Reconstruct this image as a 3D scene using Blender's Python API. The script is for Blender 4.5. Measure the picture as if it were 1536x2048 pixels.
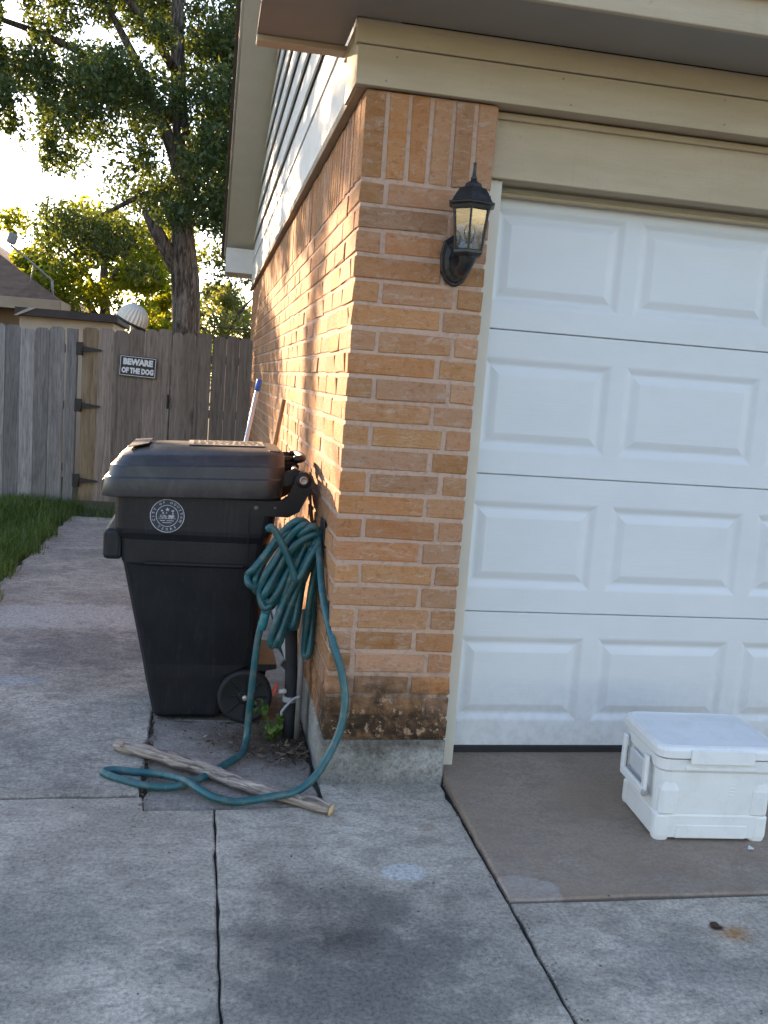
import bpy, bmesh, math, random
import numpy as np
from mathutils import Vector, Matrix, Euler
random.seed(7); RNG = np.random.default_rng(11)
for o in list(bpy.data.objects): bpy.data.objects.remove(o)
SC = bpy.context.scene; COL = SC.collection
rad = math.radians

# ------------------------------------------------------------------ camera
CAM_POS = Vector((-0.4854, -3.3676, 1.4955)); YAW, PITCH, ROLL = 0.19145, -0.13269, 0.07389
fw = Vector((math.sin(YAW)*math.cos(PITCH), math.cos(YAW)*math.cos(PITCH), math.sin(PITCH)))
rt = Vector((math.cos(YAW), -math.sin(YAW), 0)); up = rt.cross(fw)
r2 = rt*math.cos(ROLL) + up*math.sin(ROLL); u2 = -rt*math.sin(ROLL) + up*math.cos(ROLL)
cam = bpy.data.cameras.new('camera'); cam.sensor_fit = 'VERTICAL'; cam.sensor_height = 36.0
cam.lens = 1904.99/2048*36.0; cam.clip_start = 0.05; cam.clip_end = 2000
co = bpy.data.objects.new('camera', cam); COL.objects.link(co)
co.matrix_world = Matrix(((r2.x, u2.x, -fw.x, CAM_POS.x), (r2.y, u2.y, -fw.y, CAM_POS.y), (r2.z, u2.z, -fw.z, CAM_POS.z), (0, 0, 0, 1)))
SC.camera = co
# ------------------------------------------------------------------ world, sun, exposure
SUN_AZ, SUN_EL = rad(22), rad(14)          # azimuth counted from +Y towards -X
S = Vector((-math.sin(SUN_AZ)*math.cos(SUN_EL), math.cos(SUN_AZ)*math.cos(SUN_EL), math.sin(SUN_EL)))
w = bpy.data.worlds.new('World'); SC.world = w; w.use_nodes = True
wn = w.node_tree; bg = wn.nodes['Background']
sky = wn.nodes.new('ShaderNodeTexSky'); sky.sky_type = 'NISHITA'; sky.sun_disc = False
sky.sun_elevation = SUN_EL; sky.sun_rotation = -SUN_AZ
sky.air_density = 1.0; sky.dust_density = 0.2; sky.ozone_density = 1.0
wn.links.new(sky.outputs[0], bg.inputs[0]); bg.inputs[1].default_value = 0.11
sl = bpy.data.lights.new('sun', 'SUN'); sl.energy = 3.9; sl.angle = rad(0.53); sl.color = (1.0, 0.72, 0.42)
so = bpy.data.objects.new('sun', sl); COL.objects.link(so); so.rotation_euler = S.to_track_quat('Z', 'Y').to_euler()
SC.view_settings.view_transform = 'Standard'; SC.view_settings.look = 'None'
SC.view_settings.exposure = 2.5; SC.view_settings.gamma = 1.0; SC.view_settings.use_curve_mapping = False
SC.view_settings.use_white_balance = True; SC.view_settings.white_balance_temperature = 6800; SC.view_settings.white_balance_tint = 20   # the phone's shade white balance
SC.render.engine = 'CYCLES'; SC.cycles.max_bounces = 6; SC.cycles.diffuse_bounces = 3; SC.cycles.glossy_bounces = 3; SC.cycles.transparent_max_bounces = 12
SC.cycles.use_denoising = True; SC.cycles.sample_clamp_indirect = 8

# ------------------------------------------------------------------ node material helper
class NT:
    def __init__(s, name):
        s.m = bpy.data.materials.new(name); s.m.use_nodes = True; s.t = s.m.node_tree
        s.b = s.t.nodes['Principled BSDF']; s.out = s.t.nodes['Material Output']; s._c = {}
    def n(s, typ, **kw):
        x = s.t.nodes.new('ShaderNode'+typ)
        for k, v in kw.items(): setattr(x, k, v)
        return x
    def l(s, a, b): s.t.links.new(a, b)
    def put(s, sock, v):
        if hasattr(v, 'is_output'): s.l(v, sock)
        elif isinstance(v, (tuple, list)) and len(v) == 3 and sock.type == 'RGBA': sock.default_value = (*v, 1)
        else: sock.default_value = v
    def pos(s):
        if 'p' not in s._c: s._c['p'] = s.n('NewGeometry').outputs['Position']
        return s._c['p']
    def obj(s):
        if 'o' not in s._c: s._c['o'] = s.n('TexCoord').outputs['Object']
        return s._c['o']
    def rnd(s):
        if 'r' not in s._c:
            a = s.n('ObjectInfo').outputs['Random']; b = s.n('NewGeometry').outputs['Random Per Island']
            s._c['r'] = s.math('FRACT', s.math('ADD', a, b), 0)
        return s._c['r']
    def math(s, op, a, b=0.0, c=None, clamp=False):
        x = s.n('Math', operation=op, use_clamp=clamp); s.put(x.inputs[0], a); s.put(x.inputs[1], b)
        if c is not None: s.put(x.inputs[2], c)
        return x.outputs[0]
    def mapv(s, v, scale=(1, 1, 1), loc=None, rot=(0, 0, 0)):
        x = s.n('Mapping'); s.l(v, x.inputs[0]); x.inputs['Scale'].default_value = scale; x.inputs['Rotation'].default_value = rot
        if loc is not None: s.put(x.inputs['Location'], loc)
        return x.outputs[0]
    def noise(s, v, scale, detail=4, rough=0.55, dist=0.0, w=None):
        x = s.n('TexNoise'); 
        if w is not None: x.noise_dimensions = '4D'; s.put(x.inputs['W'], w)
        s.l(v, x.inputs['Vector']); x.inputs['Scale'].default_value = scale
        x.inputs['Detail'].default_value = detail; x.inputs['Roughness'].default_value = rough; x.inputs['Distortion'].default_value = dist
        return x.outputs[0]
    def voro(s, v, scale, feature='F1'):
        x = s.n('TexVoronoi', feature=feature); s.l(v, x.inputs['Vector']); x.inputs['Scale'].default_value = scale
        return x.outputs['Distance']
    def ramp(s, f, stops, interp='LINEAR'):
        x = s.n('ValToRGB'); s.put(x.inputs[0], f); e = x.color_ramp.elements; x.color_ramp.interpolation = interp
        while len(e) < len(stops): e.new(0.5)
        for i, (p, c) in enumerate(stops):
            e[i].position = p; e[i].color = (*c, 1) if isinstance(c, tuple) else (c, c, c, 1)
        return x.outputs[0]
    def mix(s, f, a, b, blend='MIX'):
        x = s.n('MixRGB', blend_type=blend); s.put(x.inputs[0], f); s.put(x.inputs[1], a); s.put(x.inputs[2], b)
        return x.outputs[0]
    def bump(s, h, strength=0.3, dist=0.01, normal=None):
        x = s.n('Bump'); x.inputs['Strength'].default_value = strength; x.inputs['Distance'].default_value = dist
        s.l(h, x.inputs['Height'])
        if normal is not None: s.l(normal, x.inputs['Normal'])
        return x.outputs[0]
    def blob(s, c, r, soft=0.5, wob=0.0, stretch=(1, 1, 1), wscale=6.0):
        """1 inside a patch round world point c, 0 outside, edge wobbled by noise"""
        v = s.n('VectorMath', operation='SUBTRACT'); s.l(s.pos(), v.inputs[0]); v.inputs[1].default_value = c
        m = s.mapv(v.outputs[0], stretch)
        ln = s.n('VectorMath', operation='LENGTH'); s.l(m, ln.inputs[0]); d = s.math('DIVIDE', ln.outputs['Value'], r)
        if wob: d = s.math('ADD', d, s.math('MULTIPLY', s.math('SUBTRACT', s.noise(s.pos(), wscale, 6, 0.65), 0.5), wob*2.6))
        x = s.n('MapRange', interpolation_type='SMOOTHSTEP'); s.put(x.inputs[0], d)
        x.inputs[1].default_value = 1.0; x.inputs[2].default_value = max(0.0, 1.0-soft); x.inputs[3].default_value = 0; x.inputs[4].default_value = 1
        return x.outputs[0]
    def done(s, col=None, rough=None, normal=None, spec=0.5, metal=0.0):
        if col is not None: s.put(s.b.inputs['Base Color'], col)
        if rough is not None: s.put(s.b.inputs['Roughness'], rough)
        if normal is not None: s.l(normal, s.b.inputs['Normal'])
        s.b.inputs['Specular IOR Level'].default_value = spec; s.b.inputs['Metallic'].default_value = metal
        return s.m

def m_plain(name, c, rough=0.5, var=0.15, scale=8.0, bump=0.1, bscale=60.0, spec=0.5, metal=0.0, stretch=(1, 1, 1), dirt=None, world=False):
    t = NT(name); v = t.mapv(t.pos() if world else t.obj(), stretch)
    f = t.noise(v, scale, 6, 0.6)
    col = t.mix(t.ramp(f, [(0.3, 0.0), (0.7, 1.0)]), tuple(k*(1-var) for k in c), tuple(min(1, k*(1+var)) for k in c))
    if dirt:
        col = t.mix(t.math('MULTIPLY', t.ramp(t.noise(v, scale*2.3, 8, 0.7, 0.4), [(0.48, 0.0), (0.66, 1.0)]), dirt[1]), col, dirt[0])
    r = t.math('ADD', rough-0.08, t.math('MULTIPLY', t.noise(v, scale*3, 4), 0.16))
    return t.done(col, r, t.bump(t.noise(v, bscale, 5, 0.6), bump, 0.004) if bump else None, spec, metal)

def m_brick():
    t = NT('brick'); rnd = t.rnd()
    off = t.n('CombineXYZ'); t.l(t.math('MULTIPLY', rnd, 37.0), off.inputs[0]); t.l(t.math('MULTIPLY', rnd, 11.0), off.inputs[1])
    v = t.n('VectorMath', operation='ADD'); t.l(t.pos(), v.inputs[0]); t.l(off.outputs[0], v.inputs[1]); v = v.outputs[0]
    base = t.ramp(rnd, [(0.0, (0.31, 0.135, 0.048)), (0.18, (0.43, 0.19, 0.08)), (0.36, (0.37, 0.168, 0.055)), (0.5, (0.44, 0.215, 0.10)), (0.68, (0.40, 0.158, 0.06)), (0.85, (0.43, 0.208, 0.10)), (1.0, (0.34, 0.155, 0.06))])
    f = t.noise(t.mapv(v, (1.0, 1.0, 3.2)), 12, 6, 0.65, 0.5)
    base = t.mix(t.ramp(f, [(0.38, 0.0), (0.62, 0.8)]), base, t.mix(0.5, base, (0.46, 0.28, 0.17)))
    f2 = t.noise(v, 55, 4, 0.6); base = t.mix(t.ramp(f2, [(0.34, 0.35), (0.46, 0.0)]), base, (0.16, 0.075, 0.04))
    # pale mortar smears
    sm = t.noise(t.mapv(v, (1, 1, 2.0)), 19, 7, 0.72, 0.8)
    base = t.mix(t.ramp(sm, [(0.54, 0.0), (0.66, 0.6)]), base, (0.47, 0.36, 0.29))
    pits = t.voro(v, 120); base = t.mix(t.ramp(pits, [(0.04, 0.3), (0.10, 0.0)]), base, (0.13, 0.06, 0.035))
    hv = t.n('HueSaturation'); t.l(base, hv.inputs['Color']); t.put(hv.inputs['Value'], t.math('ADD', .87, t.math('MULTIPLY', t.math('FRACT', t.math('MULTIPLY', rnd, 7.31), 0), .24))); t.put(hv.inputs['Saturation'], t.math('ADD', .88, t.math('MULTIPLY', t.math('FRACT', t.math('MULTIPLY', rnd, 3.77), 0), .18))); base = hv.outputs[0]
    base = stain(t, base)
    h = t.math('ADD', t.math('MULTIPLY', t.noise(t.mapv(v, (1, 1, 5.0)), 35, 5, 0.7), 0.7), t.math('MULTIPLY', t.noise(v, 130, 3), 0.4))
    h = t.math('ADD', h, t.math('MULTIPLY', t.ramp(pits, [(0.04, 0.0), (0.14, 1.0)]), 0.4))
    return t.done(base, 0.9, t.bump(h, 0.8, 0.008), 0.25)

def stain(t, base):
    """damp blackened patch creeping up the lowest courses round the pillar corner, with crumbled pale spots"""
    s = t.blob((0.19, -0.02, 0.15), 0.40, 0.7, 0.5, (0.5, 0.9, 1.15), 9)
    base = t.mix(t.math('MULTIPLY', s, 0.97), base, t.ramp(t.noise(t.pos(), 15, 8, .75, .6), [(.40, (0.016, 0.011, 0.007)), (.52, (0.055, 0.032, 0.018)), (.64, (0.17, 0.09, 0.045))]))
    ch = t.math('MULTIPLY', t.ramp(t.noise(t.pos(), 26, 5, 0.7), [(0.57, 0.0), (0.61, 1.0)]), t.blob((0.3, -0.02, 0.2), 0.3, 0.4, 0.5, (0.7, 1, 1.6)))
    return t.mix(t.math('MULTIPLY', ch, 0.8), base, (0.42, 0.27, 0.17))

def m_mortar():
    t = NT('mortar'); v = t.pos()
    c = t.mix(t.noise(v, 7, 6, 0.6), (0.41, 0.27, 0.20), (0.53, 0.37, 0.285))
    c = t.mix(t.ramp(t.noise(v, 60, 4), [(0.3, 0.4), (0.5, 0.0)]), c, (0.22, 0.15, 0.11))
    c = stain(t, c)
    return t.done(c, 0.95, t.bump(t.noise(v, 160, 5, 0.7), 0.6, 0.004), 0.2)

def m_concrete(name, base, rough_agg=0.0, brown=0.0, stains=(), tint=None):
    t = NT(name); v = t.pos()
    f = t.noise(v, 1.9, 9, 0.66, 0.3)
    c = t.mix(t.ramp(f, [(0.38, 0.0), (0.62, 1.0)]), tuple(k*0.70 for k in base), tuple(k*1.18 for k in base))
    f1 = t.noise(t.mapv(v, (1, 1.8, 1)), 9, 8, 0.72, 0.6); c = t.mix(t.ramp(f1, [(0.40, 0.62), (0.535, 0.0)]), c, tuple(k*0.55 for k in base))
    for (ctr, r, soft, wob, st, colr, amt) in stains:
        c = t.mix(t.math('MULTIPLY', t.blob(ctr, r, soft, wob, st), amt), c, colr)
    dk = t.mix(1.0, c, (.45, .45, .45), 'MULTIPLY'); lt = t.mix(1.0, c, (1.5, 1.5, 1.5), 'MULTIPLY')
    f2 = t.noise(v, 75, 5, 0.8); c = t.mix(t.ramp(f2, [(0.36, 0.8), (0.52, 0.0)]), c, dk)
    c = t.mix(t.ramp(f2, [(0.53, 0.0), (0.68, 0.55+rough_agg*0.4)]), c, lt)
    pk = t.voro(v, 38); c = t.mix(t.ramp(pk, [(0.06, 0.55), (0.12, 0.0)]), c, dk)
    if brown: c = t.mix(t.math('MULTIPLY', t.ramp(t.noise(v, 3, 6, 0.6), [(0.25, 0.3), (0.65, 1.0)]), brown), c, (0.27, 0.19, 0.135))
    h = t.math('ADD', t.math('MULTIPLY', t.noise(v, 85, 5, 0.75), 0.5+rough_agg), t.math('MULTIPLY', t.noise(v, 12, 5), 0.7))
    h = t.math('ADD', h, t.math('MULTIPLY', t.noise(v, 240, 3, 0.7), 0.3+rough_agg*0.5))
    return t.done(c, 0.88, t.bump(h, 0.35+0.45*rough_agg, 0.006+0.008*rough_agg), 0.3)

def m_wood(name, cols, axis='Z', scale=1.0, bump=0.5, rough=0.88, world_off=True):
    t = NT(name); rnd = t.rnd()
    off = t.n('CombineXYZ'); t.l(t.math('MULTIPLY', rnd, 31.0), off.inputs[0]); t.l(t.math('MULTIPLY', rnd, 17.0), off.inputs[2])
    v = t.n('VectorMath', operation='ADD'); t.l(t.obj(), v.inputs[0]); t.l(off.outputs[0], v.inputs[1])
    st = {'Z': (9, 9, 0.55), 'X': (0.55, 9, 9), 'Y': (9, 0.55, 9)}[axis]
    v = t.mapv(v.outputs[0], tuple(k*scale for k in st))
    g = t.noise(v, 2.6, 7, 0.62, 1.6); fine = t.noise(v, 14, 4, 0.6, 0.3)
    c = t.ramp(g, [(0.25, cols[0]), (0.5, cols[1]), (0.75, cols[2])])
    c = t.mix(t.ramp(fine, [(0.3, 0.55), (0.5, 0.0)]), c, tuple(k*0.45 for k in cols[0]))
    kn = t.voro(t.mapv(v, (.16, .16, 1.5) if axis == 'Z' else (1, 1, 1)), 1.1); c = t.mix(t.ramp(kn, [(.05, .85), (.13, 0.0)]), c, tuple(k*.3 for k in cols[0]))
    hs = t.n('HueSaturation'); t.l(c, hs.inputs['Color']); t.put(hs.inputs['Value'], t.math('ADD', 0.72, t.math('MULTIPLY', rnd, 0.56))); c = hs.outputs[0]
    return t.done(c, rough, t.bump(t.math('ADD', g, t.math('MULTIPLY', fine, 0.6)), bump, 0.006), 0.25)

def m_leaf(name, c1, c2, trans, c3=None):
    t = NT(name); r = t.n('NewGeometry').outputs['Random Per Island']
    col = t.ramp(r, [(0.0, c1), (0.6, c2), (1.0, c3 or c2)])
    t.done(col, 0.5, None, 0.4)
    tr = t.n('BsdfTranslucent'); t.l(t.mix(1.0, col, (1.9, 1.75, 0.5), 'MULTIPLY'), tr.inputs[0])
    mx = t.n('MixShader'); mx.inputs[0].default_value = trans; t.l(t.b.outputs[0], mx.inputs[1]); t.l(tr.outputs[0], mx.inputs[2])
    t.l(mx.outputs[0], t.out.inputs[0]); return t.m

def m_glass(name, tint=(0.9, 0.92, 0.92), refl=0.05):
    t = NT(name); tr = t.n('BsdfTransparent'); tr.inputs[0].default_value = (*tint, 1)
    gl = t.n('BsdfGlossy'); gl.inputs['Roughness'].default_value = 0.06
    fr = t.n('Fresnel'); fr.inputs[0].default_value = 1.5
    mx = t.n('MixShader'); t.l(t.math('ADD', fr.outputs[0], refl, clamp=True), mx.inputs[0]); t.l(tr.outputs[0], mx.inputs[1]); t.l(gl.outputs[0], mx.inputs[2])
    t.l(mx.outputs[0], t.out.inputs[0]); return t.m

# ------------------------------------------------------------------ object helpers
def link(name, me, mat=None, parent=None):
    o = bpy.data.objects.new(name, me); COL.objects.link(o)
    if mat is not None and me is not None and not me.materials: me.materials.append(mat)
    if parent is not None: o.parent = parent
    return o
def tag(o, label=None, cat=None, group=None, kind=None):
    for k, v in (('label', label), ('category', cat), ('group', group), ('kind', kind)):
        if v: o[k] = v
    return o
def empty(name, loc=(0, 0, 0), rz=0.0):
    o = bpy.data.objects.new(name, None); COL.objects.link(o); o.location = loc; o.rotation_euler = (0, 0, rz); o.empty_display_size = 0.1
    return o
class MB:
    """collects vertices and faces of one mesh"""
    def __init__(s): s.v = []; s.f = []; s.sm = []
    def add(s, vs, fs, smooth=False):
        k = len(s.v); s.v += [tuple(p) for p in vs]; s.f += [tuple(i+k for i in f) for f in fs]; s.sm += [smooth]*len(fs); return s
    def box(s, x0, x1, y0, y1, z0, z1, bev=0.0, M=None, seg=1):
        bm = bmesh.new(); bmesh.ops.create_cube(bm, size=1.0)
        for v in bm.verts: v.co = Vector(((x0+x1)/2+v.co.x*(x1-x0), (y0+y1)/2+v.co.y*(y1-y0), (z0+z1)/2+v.co.z*(z1-z0)))
        if bev: bmesh.ops.bevel(bm, geom=bm.edges[:], offset=bev, segments=seg, profile=0.5, affect='EDGES')
        bm.verts.index_update()
        vs = [(M @ v.co) if M else v.co.copy() for v in bm.verts]
        s.add(vs, [[v.index for v in f.verts] for f in bm.faces]); bm.free(); return s
    def prism(s, pts, a0, a1, axis='Y', inset=0.0):
        """polygon in the plane across axis, extruded along it"""
        def P(u, v, a): return {'Y': (u, a, v), 'X': (a, u, v), 'Z': (u, v, a)}[axis]
        n = len(pts); vs = [P(u, v, a0) for u, v in pts]+[P(u, v, a1) for u, v in pts]
        fs = [tuple(range(n)), tuple(range(2*n-1, n-1, -1))]+[(i, i+n, (i+1) % n+n, (i+1) % n) for i in range(n)]
        return s.add(vs, fs)
    def loft(s, rings, cap=True, smooth=False):
        n = len(rings[0]); vs = [p for r in rings for p in r]; fs = []
        for j in range(len(rings)-1):
            for i in range(n): fs.append((j*n+i, j*n+(i+1) % n, (j+1)*n+(i+1) % n, (j+1)*n+i))
        if cap: fs += [tuple(range(n-1, -1, -1)), tuple((len(rings)-1)*n+i for i in range(n))]
        return s.add(vs, fs, smooth)
    def lathe(s, prof, c=(0, 0, 0), n=16, M=None, smooth=True, rot=0.0, cap=True):
        rings = []
        for r, z in prof:
            ring = [Vector((r*math.cos(rot+2*math.pi*i/n), r*math.sin(rot+2*math.pi*i/n), z)) for i in range(n)]
            rings.append([tuple((M @ p) if M else p+Vector(c)) for p in ring])
        return s.loft(rings, cap, smooth)
    def tube(s, pts, r, n=10, smooth=True, res=None, flat=1.0):
        pts = [Vector(p) for p in pts]
        if res: pts, r = catmull(pts, r, res)
        rr = r if isinstance(r, (list, tuple)) else [r]*len(pts)
        rings = []; side = None
        for i, p in enumerate(pts):
            d = (pts[min(i+1, len(pts)-1)]-pts[max(i-1, 0)]).normalized()
            if side is None: side = d.orthogonal().normalized()
            side = (side-d*side.dot(d)).normalized(); b = d.cross(side)
            rings.append([tuple(p+side*math.cos(2*math.pi*k/n)*rr[i]+b*math.sin(2*math.pi*k/n)*rr[i]*flat) for k in range(n)])
        return s.loft(rings, True, smooth)
    def mesh(s, name='m'):
        me = bpy.data.meshes.new(name); me.from_pydata(s.v, [], s.f)
        me.polygons.foreach_set('use_smooth', s.sm); me.validate(); me.update(); return me
    def build(s, name, mat, parent=None): return link(name, s.mesh(name), mat, parent)
def catmull(pts, r, res):
    rl = list(r) if isinstance(r, (list, tuple)) else [r]*len(pts); out = []; ro = []
    P = [pts[0]*2-pts[1]]+pts+[pts[-1]*2-pts[-2]]
    for i in range(1, len(P)-2):
        for k in range(res):
            t = k/res; a, b, c, d = P[i-1:i+3]
            out.append(0.5*((2*b)+(c-a)*t+(2*a-5*b+4*c-d)*t*t+(3*b-a-3*c+d)*t**3)); ro.append(rl[i-1]*(1-t)+rl[i]*t)
    out.append(pts[-1]); ro.append(rl[-1]); return out, ro
def quads_mesh(name, V, mat_smooth=False, nper=4):
    """V: (n*nper,3) array, each nper consecutive verts one face"""
    n = len(V)//nper; me = bpy.data.meshes.new(name); me.vertices.add(len(V)); me.vertices.foreach_set('co', np.asarray(V, dtype=np.float32).ravel())
    me.loops.add(n*nper); me.loops.foreach_set('vertex_index', np.arange(n*nper, dtype=np.int32)); me.polygons.add(n)
    me.polygons.foreach_set('loop_start', np.arange(0, n*nper, nper, dtype=np.int32)); me.update(calc_edges=True); me.validate(); return me
def text_verts(txt, size, depth, offset=0.0, res=2):
    """a word as mesh verts/faces lying in XY, centred"""
    cu = bpy.data.curves.new('t', 'FONT'); cu.body = txt; cu.size = size; cu.extrude = depth; cu.align_x = 'CENTER'; cu.align_y = 'CENTER'; cu.offset = offset; cu.resolution_u = res
    o = bpy.data.objects.new('t', cu); COL.objects.link(o); bpy.context.view_layer.update()
    me = o.evaluated_get(bpy.context.evaluated_depsgraph_get()).to_mesh()
    vs = [v.co.copy() for v in me.vertices]; fs = [tuple(p.vertices) for p in me.polygons]
    o.evaluated_get(bpy.context.evaluated_depsgraph_get()).to_mesh_clear(); bpy.data.objects.remove(o); bpy.data.curves.remove(cu)
    return vs, fs
def U(a, b): return random.uniform(a, b)

# ------------------------------------------------------------------ materials
BRICK = m_brick(); MORTAR = m_mortar()
tt_ = NT('cream_trim_paint'); tv = tt_.pos()
tc = tt_.mix(tt_.ramp(tt_.noise(tt_.mapv(tv, (.6, 2, 4)), 3, 7, .65), [(.38, 0.0), (.62, 1.0)]), (.40, .32, .215), (.445, .36, .25))
tc = tt_.mix(tt_.ramp(tt_.noise(tt_.mapv(tv, (14, 14, 1.0)), 2.4, 7, .7, .5), [(.56, 0.0), (.70, .12)]), tc, (.27, .21, .13))
tc = tt_.mix(tt_.ramp(tt_.noise(tv, 70, 5, .7), [(.62, 0.0), (.70, .5)]), tc, (.25, .20, .14))
TRIM = tt_.done(tc, .6, tt_.bump(tt_.math('ADD', tt_.noise(tt_.mapv(tv, (1, 3, 12)), 9, 5, .65), tt_.math('MULTIPLY', tt_.noise(tv, 2.0, 2), 2.0)), .35, .004), .35)
SOFFIT = m_plain('soffit_paint', (0.25, 0.22, 0.18), 0.7, 0.06, 3, 0.08, 60)
SIDING_M = m_plain('siding_paint', (0.66, 0.64, 0.60), 0.55, 0.05, 5, 0.15, 60, stretch=(1, 0.3, 2))
RAKE = m_plain('rake_paint', (0.60, 0.55, 0.46), 0.6, 0.05, 4, 0.08, 60)
WOODTRIM = m_plain('weathered_trim_wood', (0.33, 0.25, 0.17), 0.8, 0.2, 8, 0.3, 50, stretch=(1, 0.2, 1))
dt = NT('garage_door_paint'); dv = dt.pos()
dc = dt.mix(dt.ramp(dt.noise(dt.mapv(dv, (1, 1, 2)), 2.2, 7, .65), [(.38, 0.0), (.62, 1.0)]), (.60, .62, .635), (.63, .65, .665))
dc = dt.mix(dt.ramp(dt.noise(dt.mapv(dv, (6, 6, .8)), 3.0, 7, .7, .4), [(.56, 0.0), (.70, .08)]), dc, (.52, .50, .46))
sx_ = dt.n('SeparateXYZ'); dt.l(dv, sx_.inputs[0])
lowf = dt.math('MULTIPLY', dt.ramp(sx_.outputs[2], [(.06, 1.0), (.40, 0.0)]), dt.ramp(dt.noise(dv, 22, 7, .72), [(.42, 0.0), (.62, 1.0)]))
dc = dt.mix(dt.math('MULTIPLY', lowf, .30), dc, (.33, .29, .25))
DOORW = dt.done(dc, dt.math('ADD', .34, dt.math('MULTIPLY', dt.noise(dv, 5, 4), .2)), dt.bump(dt.math('ADD', dt.noise(dt.mapv(dv, (.5, 1, 9)), 14, 6, .7, .5), dt.math('MULTIPLY', dt.noise(dv, 1.6, 2), 2.2)), .22, .004), .45)
JAMB = m_plain('jamb_paint', (0.55, 0.51, 0.43), 0.5, 0.06, 4, 0.1, 70)
RUBBER = m_plain('black_rubber', (0.012, 0.012, 0.014), 0.7, 0.2, 10, 0.2, 60)
FOUND = m_concrete('foundation_concrete', (0.34, 0.335, 0.31), 0.1, 0, [((0.1, -0.02, 0.02), 0.3, 0.6, 0.8, (0.8, 1, 2), (0.15, 0.145, 0.13), 0.6), ((0.2, -0.02, 0.19), 0.3, 0.7, 1.0, (0.6, 1, 3), (0.07, 0.055, 0.04), 0.7)])
ROOFM = m_plain('roof_shingles', (0.10, 0.075, 0.06), 0.95, 0.3, 9, 0.8, 40)
DARK = m_plain('dark_soil_joint', (0.03, 0.027, 0.022), 0.95, 0.4, 30, 0.8, 80, world=True)

# ================================================================== SETTING
# ground sheet
g = NT('lawn_ground'); gv = g.pos()
gc = g.mix(g.noise(gv, 0.7, 6), (0.045, 0.055, 0.02), (0.085, 0.10, 0.035)); gc = g.mix(g.ramp(g.noise(gv, 20, 5), [(0.35, 0.5), (0.6, 0.0)]), gc, (0.05, 0.04, 0.025))
GROUND = g.done(gc, 0.95, g.bump(g.noise(gv, 40, 5), 0.6, 0.03), 0.2)
gm = MB(); gm.add([(-400, -400, -0.07), (400, -400, -0.07), (400, 400, -0.07), (-400, 400, -0.07)], [(0, 1, 2, 3)])
tag(gm.build('ground', GROUND), 'flat lawn ground reaching to the horizon', kind='structure')
sb = MB().box(-6.2, 8.2, -9.5, 7.2, -0.066, -0.014); tag(sb.build('soil', DARK), 'dark soil and grit showing in the slab joints', kind='structure')

CON = m_concrete('driveway_concrete', (0.45, 0.392, 0.325), 0.3, 0, [
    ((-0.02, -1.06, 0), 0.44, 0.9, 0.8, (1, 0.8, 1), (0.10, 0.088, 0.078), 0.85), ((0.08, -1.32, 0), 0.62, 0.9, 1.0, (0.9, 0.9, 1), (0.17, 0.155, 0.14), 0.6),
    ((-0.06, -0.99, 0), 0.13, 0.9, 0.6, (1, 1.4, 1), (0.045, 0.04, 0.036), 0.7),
    ((0.18, -0.66, 0), 0.075, 0.35, 0.5, (0.9, 1.2, 1), (0.52, 0.52, 0.51), 0.7), ((0.33, -0.36, 0), 0.05, 0.8, 0.5, (1, 1, 1), (0.30, 0.22, 0.16), 0.6),
    ((-0.85, -0.9, 0), 0.5, 0.9, 0.9, (1, 1.3, 1), (0.14, 0.135, 0.13), 0.5), ((0.85, -1.2, 0), 0.3, 0.9, 0.9, (1, 1.3, 1), (0.16, 0.16, 0.16), 0.4),
    ((1.085, -1.045, 0), 0.075, 0.95, 0.35, (0.9, 1.1, 1), (0.36, 0.17, 0.055), 0.9), ((1.05, -1.01, 0), 0.032, 0.6, 0.3, (1, 1.2, 1), (0.03, 0.014, 0.008), 0.95)])
APRON = m_concrete('apron_concrete', (0.30, 0.255, 0.215), 0.05, 0.75, [
    ((0.5, -0.81, 0), 0.115, 0.12, 0.35, (0.8, 1.1, 1), (0.40, 0.385, 0.365), 0.9), ((1.2, -0.1, 0), 0.7, 0.9, 0.6, (1, 1, 1), (0.13, 0.105, 0.085), 0.35)])
PATH = m_concrete('path_concrete', (0.48, 0.425, 0.365), 0.9, 0, [
    ((-1.2, 2.35, 0), 0.48, 0.3, 0.6, (0.42, 1.5, 1), (0.52, 0.49, 0.45), 0.85), ((-1.35, 1.15, 0), 0.16, 0.6, 0.6, (0.6, 1.6, 1), (0.40, 0.42, 0.45), 0.7),
    ((-1.0, 1.7, 0), 0.6, 0.8, 0.9, (0.8, 1, 1), (0.13, 0.13, 0.135), 0.6), ((-1.2, 0.2, 0), 0.5, 0.9, 0.9, (0.8, 1.2, 1), (0.16, 0.155, 0.15), 0.4)])
STRIP = m_concrete('strip_concrete', (0.30, 0.28, 0.255), 0.5, 0.3, [
    ((-0.14, 0.45, 0), 0.30, 0.8, 0.6, (0.8, 1, 1), (0.06, 0.048, 0.038), 0.9), ((-0.5, 0.1, 0), 0.3, 0.9, 0.7, (1, 1, 1), (0.24, 0.19, 0.165), 0.6)])

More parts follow.
